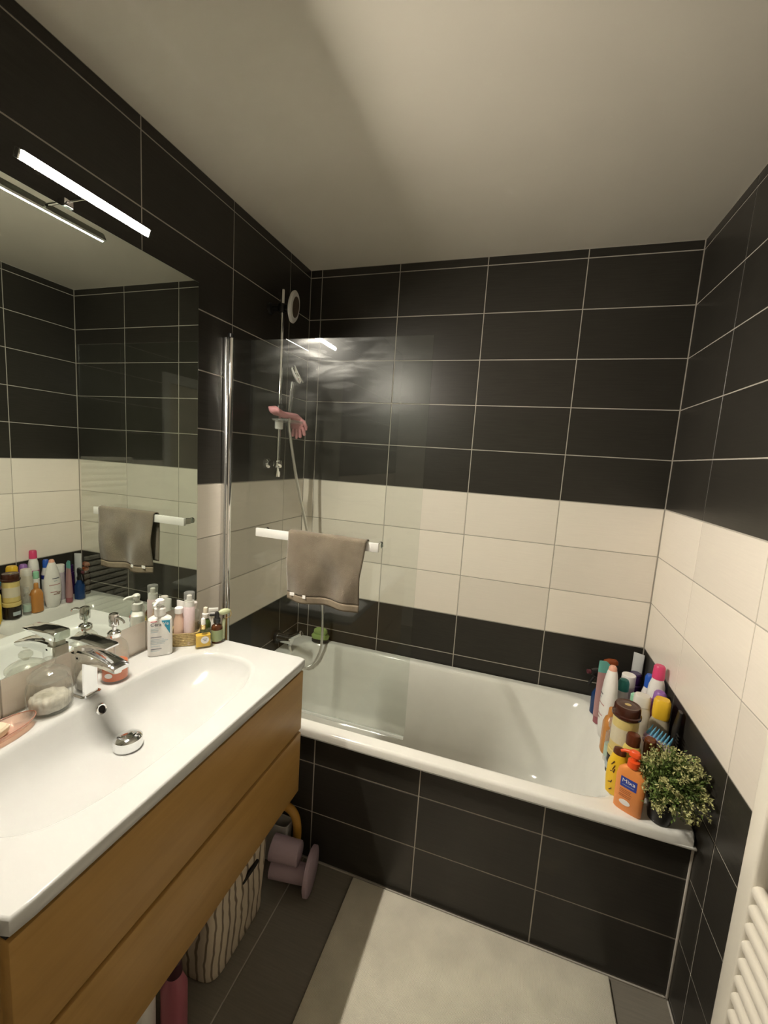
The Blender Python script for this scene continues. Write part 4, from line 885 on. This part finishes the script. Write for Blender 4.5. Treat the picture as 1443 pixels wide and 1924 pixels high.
finish('pump_head', loft_bm([(0.1782, 0.008, 0.008, 2), (0.19, 0.008, 0.008, 2), (0.193, 0.030, 0.014, 3, -0.010, 0), (0.206, 0.028, 0.012, 3, -0.010, 0), (0.212, 0.018, 0.008, 3, -0.006, 0)], 28), pl('copper_orange', (0.27, 0.06, 0.012), 0.3), ob)
def brush():
    t = thing('blue_bristle_brush', 'lilac hair brush with sky blue bristles lying over the bottles', 'brush', (1.590, -0.505, RIM + 0.0003), 0, GRP)
    # stands on its handle, leaning to the right wall
    a = Vector((0.0, 0.02, 0.004)); b = Vector((0.004, 0.0, 0.105)); c = Vector((0.03, -0.035, 0.165)); d_ = Vector((0.075, -0.052, 0.150))
    finish('handle', tube_bm(spline([a, b, Vector((-0.012, -0.016, 0.150))], 8), [0.006] * 17, 12), pl('lilac_brush', (0.50, 0.36, 0.52), 0.4), t)
    q = [Vector((-0.014, -0.016, 0.168)) + (Vector((0.055, -0.05, 0.146)) - Vector((-0.014, -0.016, 0.168))) * k / 8 for k in range(9)]
    hd = finish('head', tube_bm(q, [0.008, 0.011, 0.012, 0.0125, 0.0125, 0.0125, 0.012, 0.011, 0.007], 16), pl('lilac_brush', (0.50, 0.36, 0.52), 0.4), t)
    for k in range(1, 8):
        for s in (-1, 1):
            p = q[k] + Vector((0.004 * s, 0.006 * s, 0.010))
            finish('bristle', tube_bm([p, p + Vector((0.006, 0.004, 0.012)), p + Vector((0.012, 0.008 + 0.002 * s, 0.022))], [0.004, 0.003, 0.0012], 8), pl('sky_blue', (0.10, 0.34, 0.52), 0.45), hd)
brush()
def black_brush():
    t = thing('black_comb', 'black wide-tooth comb leaning against the right wall behind the plant', 'comb', (1.668, -0.500, RIM + 0.0003), 0, GRP)
    sp = finish('spine', loft_bm([(0, 0.005, 0.020, 4), (0.004, 0.006, 0.022, 4), (0.10, 0.006, 0.016, 4), (0.19, 0.006, 0.018, 4), (0.255, 0.005, 0.012, 3, 0.006, 0)], 24), M['black'], t)
    for k in range(9):
        finish('tooth', tube_bm([(0.0, -0.0165, 0.100 + k * 0.011), (-0.002, -0.030, 0.101 + k * 0.011), (-0.002, -0.040, 0.102 + k * 0.011)], [0.003, 0.0026, 0.0015], 8), M['black'], t)
black_brush()

def plant():
    P = Vector((1.597, -0.680, RIM + 0.0003))
    t = thing('potted_plant', 'small bushy green plant with pale tips in a black pot at the ledge end', 'plant', P)
    finish('pot', lathe([(0.026, 0.0), (0.030, 0.003), (0.038, 0.058), (0.040, 0.060), (0.040, 0.068), (0.036, 0.068), (0.034, 0.055)], 36), M['black'], t)
    finish('soil', lathe([(0.0338, 0.054), (0.020, 0.058), (0.0005, 0.059)], 24, False), pl('soil', (0.03, 0.022, 0.015), 0.95), t)
    random.seed(11)
    g1 = pl('leaf_green', (0.10, 0.16, 0.030), 0.6, var=0.35, vscale=60); g2 = pl('leaf_tip_pale', (0.46, 0.46, 0.20), 0.6, var=0.25, vscale=60); st = pl('stem_green', (0.06, 0.09, 0.02), 0.7)
    leaf = bmesh.new(); tip = bmesh.new(); stem = bmesh.new()
    C0 = Vector((0.012, -0.030, 0.138))
    def add_leaf(bm, p, d, ln, wd):
        d = d.normalized(); s = d.cross(Vector((random.uniform(-1, 1), random.uniform(-1, 1), random.uniform(-1, 1)))).normalized(); nn = s.cross(d)
        v = [bm.verts.new(p), bm.verts.new(p + d * ln * 0.5 + s * wd + nn * wd * 0.3), bm.verts.new(p + d * ln), bm.verts.new(p + d * ln * 0.5 - s * wd + nn * wd * 0.3)]
        bm.faces.new((v[0], v[1], v[2])); bm.faces.new((v[0], v[2], v[3]))
    for k in range(260):
        th = random.uniform(0, 2 * PI); u = random.uniform(-0.50, 1.0); r = math.sqrt(max(0, 1 - u * u))
        dv = Vector((r * math.cos(th) * 0.090, r * math.sin(th) * 0.100, u * 0.098)) * random.uniform(0.70, 1.05)
        end = C0 + dv
        if end.x > 0.078: end.x = 0.078
        base = Vector((random.uniform(-0.015, 0.015), random.uniform(-0.015, 0.015), 0.06))
        mid = (base + end) / 2 + Vector((0, 0, 0.020 if u > 0 else 0.045))
        pts = spline([base, mid, end], 5)
        tube_bm(pts, 0.0008, 4, stem)
        ax = (end - mid).normalized()
        pale = random.random() < 0.55
        for q in range(26):
            f = 0.30 + 0.70 * q / 25; p = pts[min(len(pts) - 1, int(f * (len(pts) - 1)))] + (Vector((random.gauss(0, 1), random.gauss(0, 1), random.gauss(0, 1))) * 0.0035)
            d = ax * 0.6 + Vector((random.gauss(0, 1), random.gauss(0, 1), random.gauss(0, 1))) * 0.7
            add_leaf(tip if (pale and f > 0.82) else leaf, p, d, random.uniform(0.009, 0.015), random.uniform(0.0020, 0.0032))
        if pale:
            for q in range(12):
                p = end + Vector((random.gauss(0, 1), random.gauss(0, 1), random.gauss(0, 1))) * 0.004
                add_leaf(tip, p, Vector((random.gauss(0, 1), random.gauss(0, 1), random.gauss(0, 1))) + ax, random.uniform(0.006, 0.010), random.uniform(0.0018, 0.0028))
    for bm, nm, m in ((leaf, 'foliage', g1), (tip, 'pale_tips', g2), (stem, 'stems', st)):
        for v in bm.verts:
            if v.co.x > 0.084: v.co.x = 0.084
        d = bpy.data.meshes.new(nm); bm.to_mesh(d); bm.free()
        o = finish(nm, d, m, t, smooth=False); o['kind'] = 'stuff'
plant()

# ------------------------------------------------------------------ floor things
bm = box_bm(0.0, 0.862, -0.62, 0.0, 0.0, 0.011, 0.0045, 3)
bmo = finish('bath_mat', bm, M['mat'], None, (0.663, YF - 0.012, 0.0008)); tag(bmo, 'cream waffle-textured bath mat on the floor along the tub', 'bath mat')

def laundry():
    t = thing('laundry_basket', 'striped canvas storage basket under the vanity', 'basket', (0.265, -1.025, 0.0008))
    bm = bmesh.new(); n = 120; prev = None; first = None; random.seed(2)
    zs = [0.0, 0.004] + [0.004 + 0.30 * k / 16 for k in range(1, 17)]
    for k, z in enumerate(zs):
        f = z / 0.304; vs = []
        for i, (x, y) in enumerate(ring_pts(0.140 + 0.006 * f, 0.136 + 0.010 * f, 7, n)):
            a = 2 * PI * i / n; wv = 1 + (0.020 * math.sin(9 * a + 3 * f) + 0.012 * math.sin(17 * a - 5 * f)) * min(1, 4 * f)
            vs.append(bm.verts.new((x * wv * (0.97 if k == 0 else 1), y * wv * (0.97 if k == 0 else 1), z)))
        if prev:
            for i in range(n): bm.faces.new((prev[i], prev[(i + 1) % n], vs[(i + 1) % n], vs[i]))
        else: bm.faces.new(vs[::-1])
        prev = vs
    o = finish('canvas_body', bm, M['basket'], t, ang=180)
    md = o.modifiers.new('thick', 'SOLIDIFY'); md.thickness = 0.004; md.offset = -1
    finish('slot_shade_patch', xf(loft_bm([(-0.003, 0.008, 0.042, 4), (0.004, 0.008, 0.042, 4)], 28), Matrix.Translation((0.146, 0.03, 0.225)) @ rotm('Y', 90)), M['recess_shade'], t)  # dark patch paints the shade of a slot; the canvas is not cut
    ty = tube_bm(spline([(0.142, -0.02, 0.298), (0.158, 0.0, 0.31), (0.158, 0.06, 0.31), (0.142, 0.08, 0.298)], 8), 0.006, 10)
    finish('handle_strap', ty, pl('canvas_strap', (0.40, 0.33, 0.25), 0.9), t)
laundry()

def lilac_stand():
    t = thing('lilac_stand', 'lilac plastic stand with a round disc foot lying on the floor', 'stand', (0.520, -0.803, 0.0008), 9)
    finish('disc_foot', xf(loft_bm([(-0.009, 0.070, 0.070, 2), (-0.006, 0.076, 0.076, 2), (0.006, 0.076, 0.076, 2), (0.009, 0.070, 0.070, 2)], 44), Matrix.Translation((0.012, 0, 0.077)) @ rotm('Y', 90)), M['lilac'], t)
    finish('pole', tube_bm([(0.002, 0, 0.056), (-0.06, 0.0, 0.058), (-0.135, 0.0, 0.060)], [0.032, 0.034, 0.036], 28), M['lilac'], t)
    finish('upper_roll', tube_bm([(-0.030, 0.0, 0.136), (-0.034, 0.0, 0.136), (-0.135, 0.0, 0.142)], [0.036, 0.040, 0.042], 28), M['lilac'], t)
lilac_stand()
def caddy():
    t = thing('cleaning_caddy', 'white cleaning caddy with a thick ochre handle against the tub front', 'caddy', (0.325, -0.738, 0.0008))
    finish('tray', loft_bm([(0.0, 0.072, 0.022, 6), (0.004, 0.076, 0.025, 6), (0.165, 0.082, 0.028, 6), (0.165, 0.078, 0.024, 6), (0.008, 0.072, 0.021, 6)], 40), M['pale'], t)
    finish('handle', tube_bm(spline([(0.098, 0.0, 0.045), (0.110, 0.0, 0.09), (0.113, 0.0, 0.15), (0.104, 0.0, 0.20), (0.078, 0.0, 0.228), (0.03, 0.0, 0.236), (-0.04, 0.0, 0.232), (-0.085, 0.0, 0.20), (-0.102, 0.0, 0.14), (-0.100, 0.0, 0.06)], 8), 0.016, 16), M['ochre'], t)
caddy()
b = thing('pink_bottle', 'pink cleaning bottle with a dark cap on the floor under the vanity', 'bottle', (0.372, -1.268, 0.0008), 10)
finish('body', loft_bm([(0, 0.028, 0.022, 3), (0.004, 0.032, 0.025, 3), (0.15, 0.032, 0.025, 3), (0.185, 0.018, 0.018, 2)], 36), pl('dusty_pink', (0.42, 0.13, 0.17), 0.35), b)
finish('cap', lathe([(0.019, 0.1852), (0.021, 0.188), (0.019, 0.225), (0.013, 0.23)], 24), pl('maroon_cap', (0.05, 0.012, 0.02), 0.4), b)
b = thing('white_bottle', 'white cleaning bottle beside the pink one under the vanity', 'bottle', (0.322, -1.325, 0.0008), 10)
finish('body', loft_bm([(0, 0.028, 0.024, 3), (0.004, 0.031, 0.027, 3), (0.16, 0.031, 0.027, 3), (0.19, 0.016, 0.016, 2)], 36), WB, b)
finish('cap', lathe([(0.017, 0.1902), (0.017, 0.215), (0.013, 0.22)], 24), pl('blue_cap', (0.02, 0.10, 0.50), 0.35), b)

# ------------------------------------------------------------------ towel radiator on the right wall
def radiator():
    t = thing('towel_radiator', 'cream white ladder towel radiator on the right wall', 'radiator', (W, -1.335, 0.28))
    hw = 0.27; ht = 1.17
    for s in (-1, 1):
        finish('upright', box_bm(-0.066, -0.036, s * hw - 0.024, s * hw + 0.024, 0, ht, 0.006, 3), M['radiator'], t)
    z = 0.045; k = 0
    groups = [(0.04, 12), (0.66, 5), (0.95, 6)]
    for z0, n in groups:
        for i in range(n):
            finish('bar', xf(loft_bm([(-hw + 0.022, 0.0120, 0.0145, 2.5), (hw - 0.022, 0.0120, 0.0145, 2.5)], 20), Matrix.Translation((-0.053, 0, z0 + i * 0.041)) @ rotm('X', 90) ), M['radiator'], t)
    for s in (-1, 1):
        for zz in (0.12, 1.05):
            finish('wall_bracket', tube_bm([(-0.040, s * (hw - 0.03), zz), (-0.001, s * (hw - 0.03), zz)], [0.010, 0.014], 14), M['radiator'], t)
radiator()
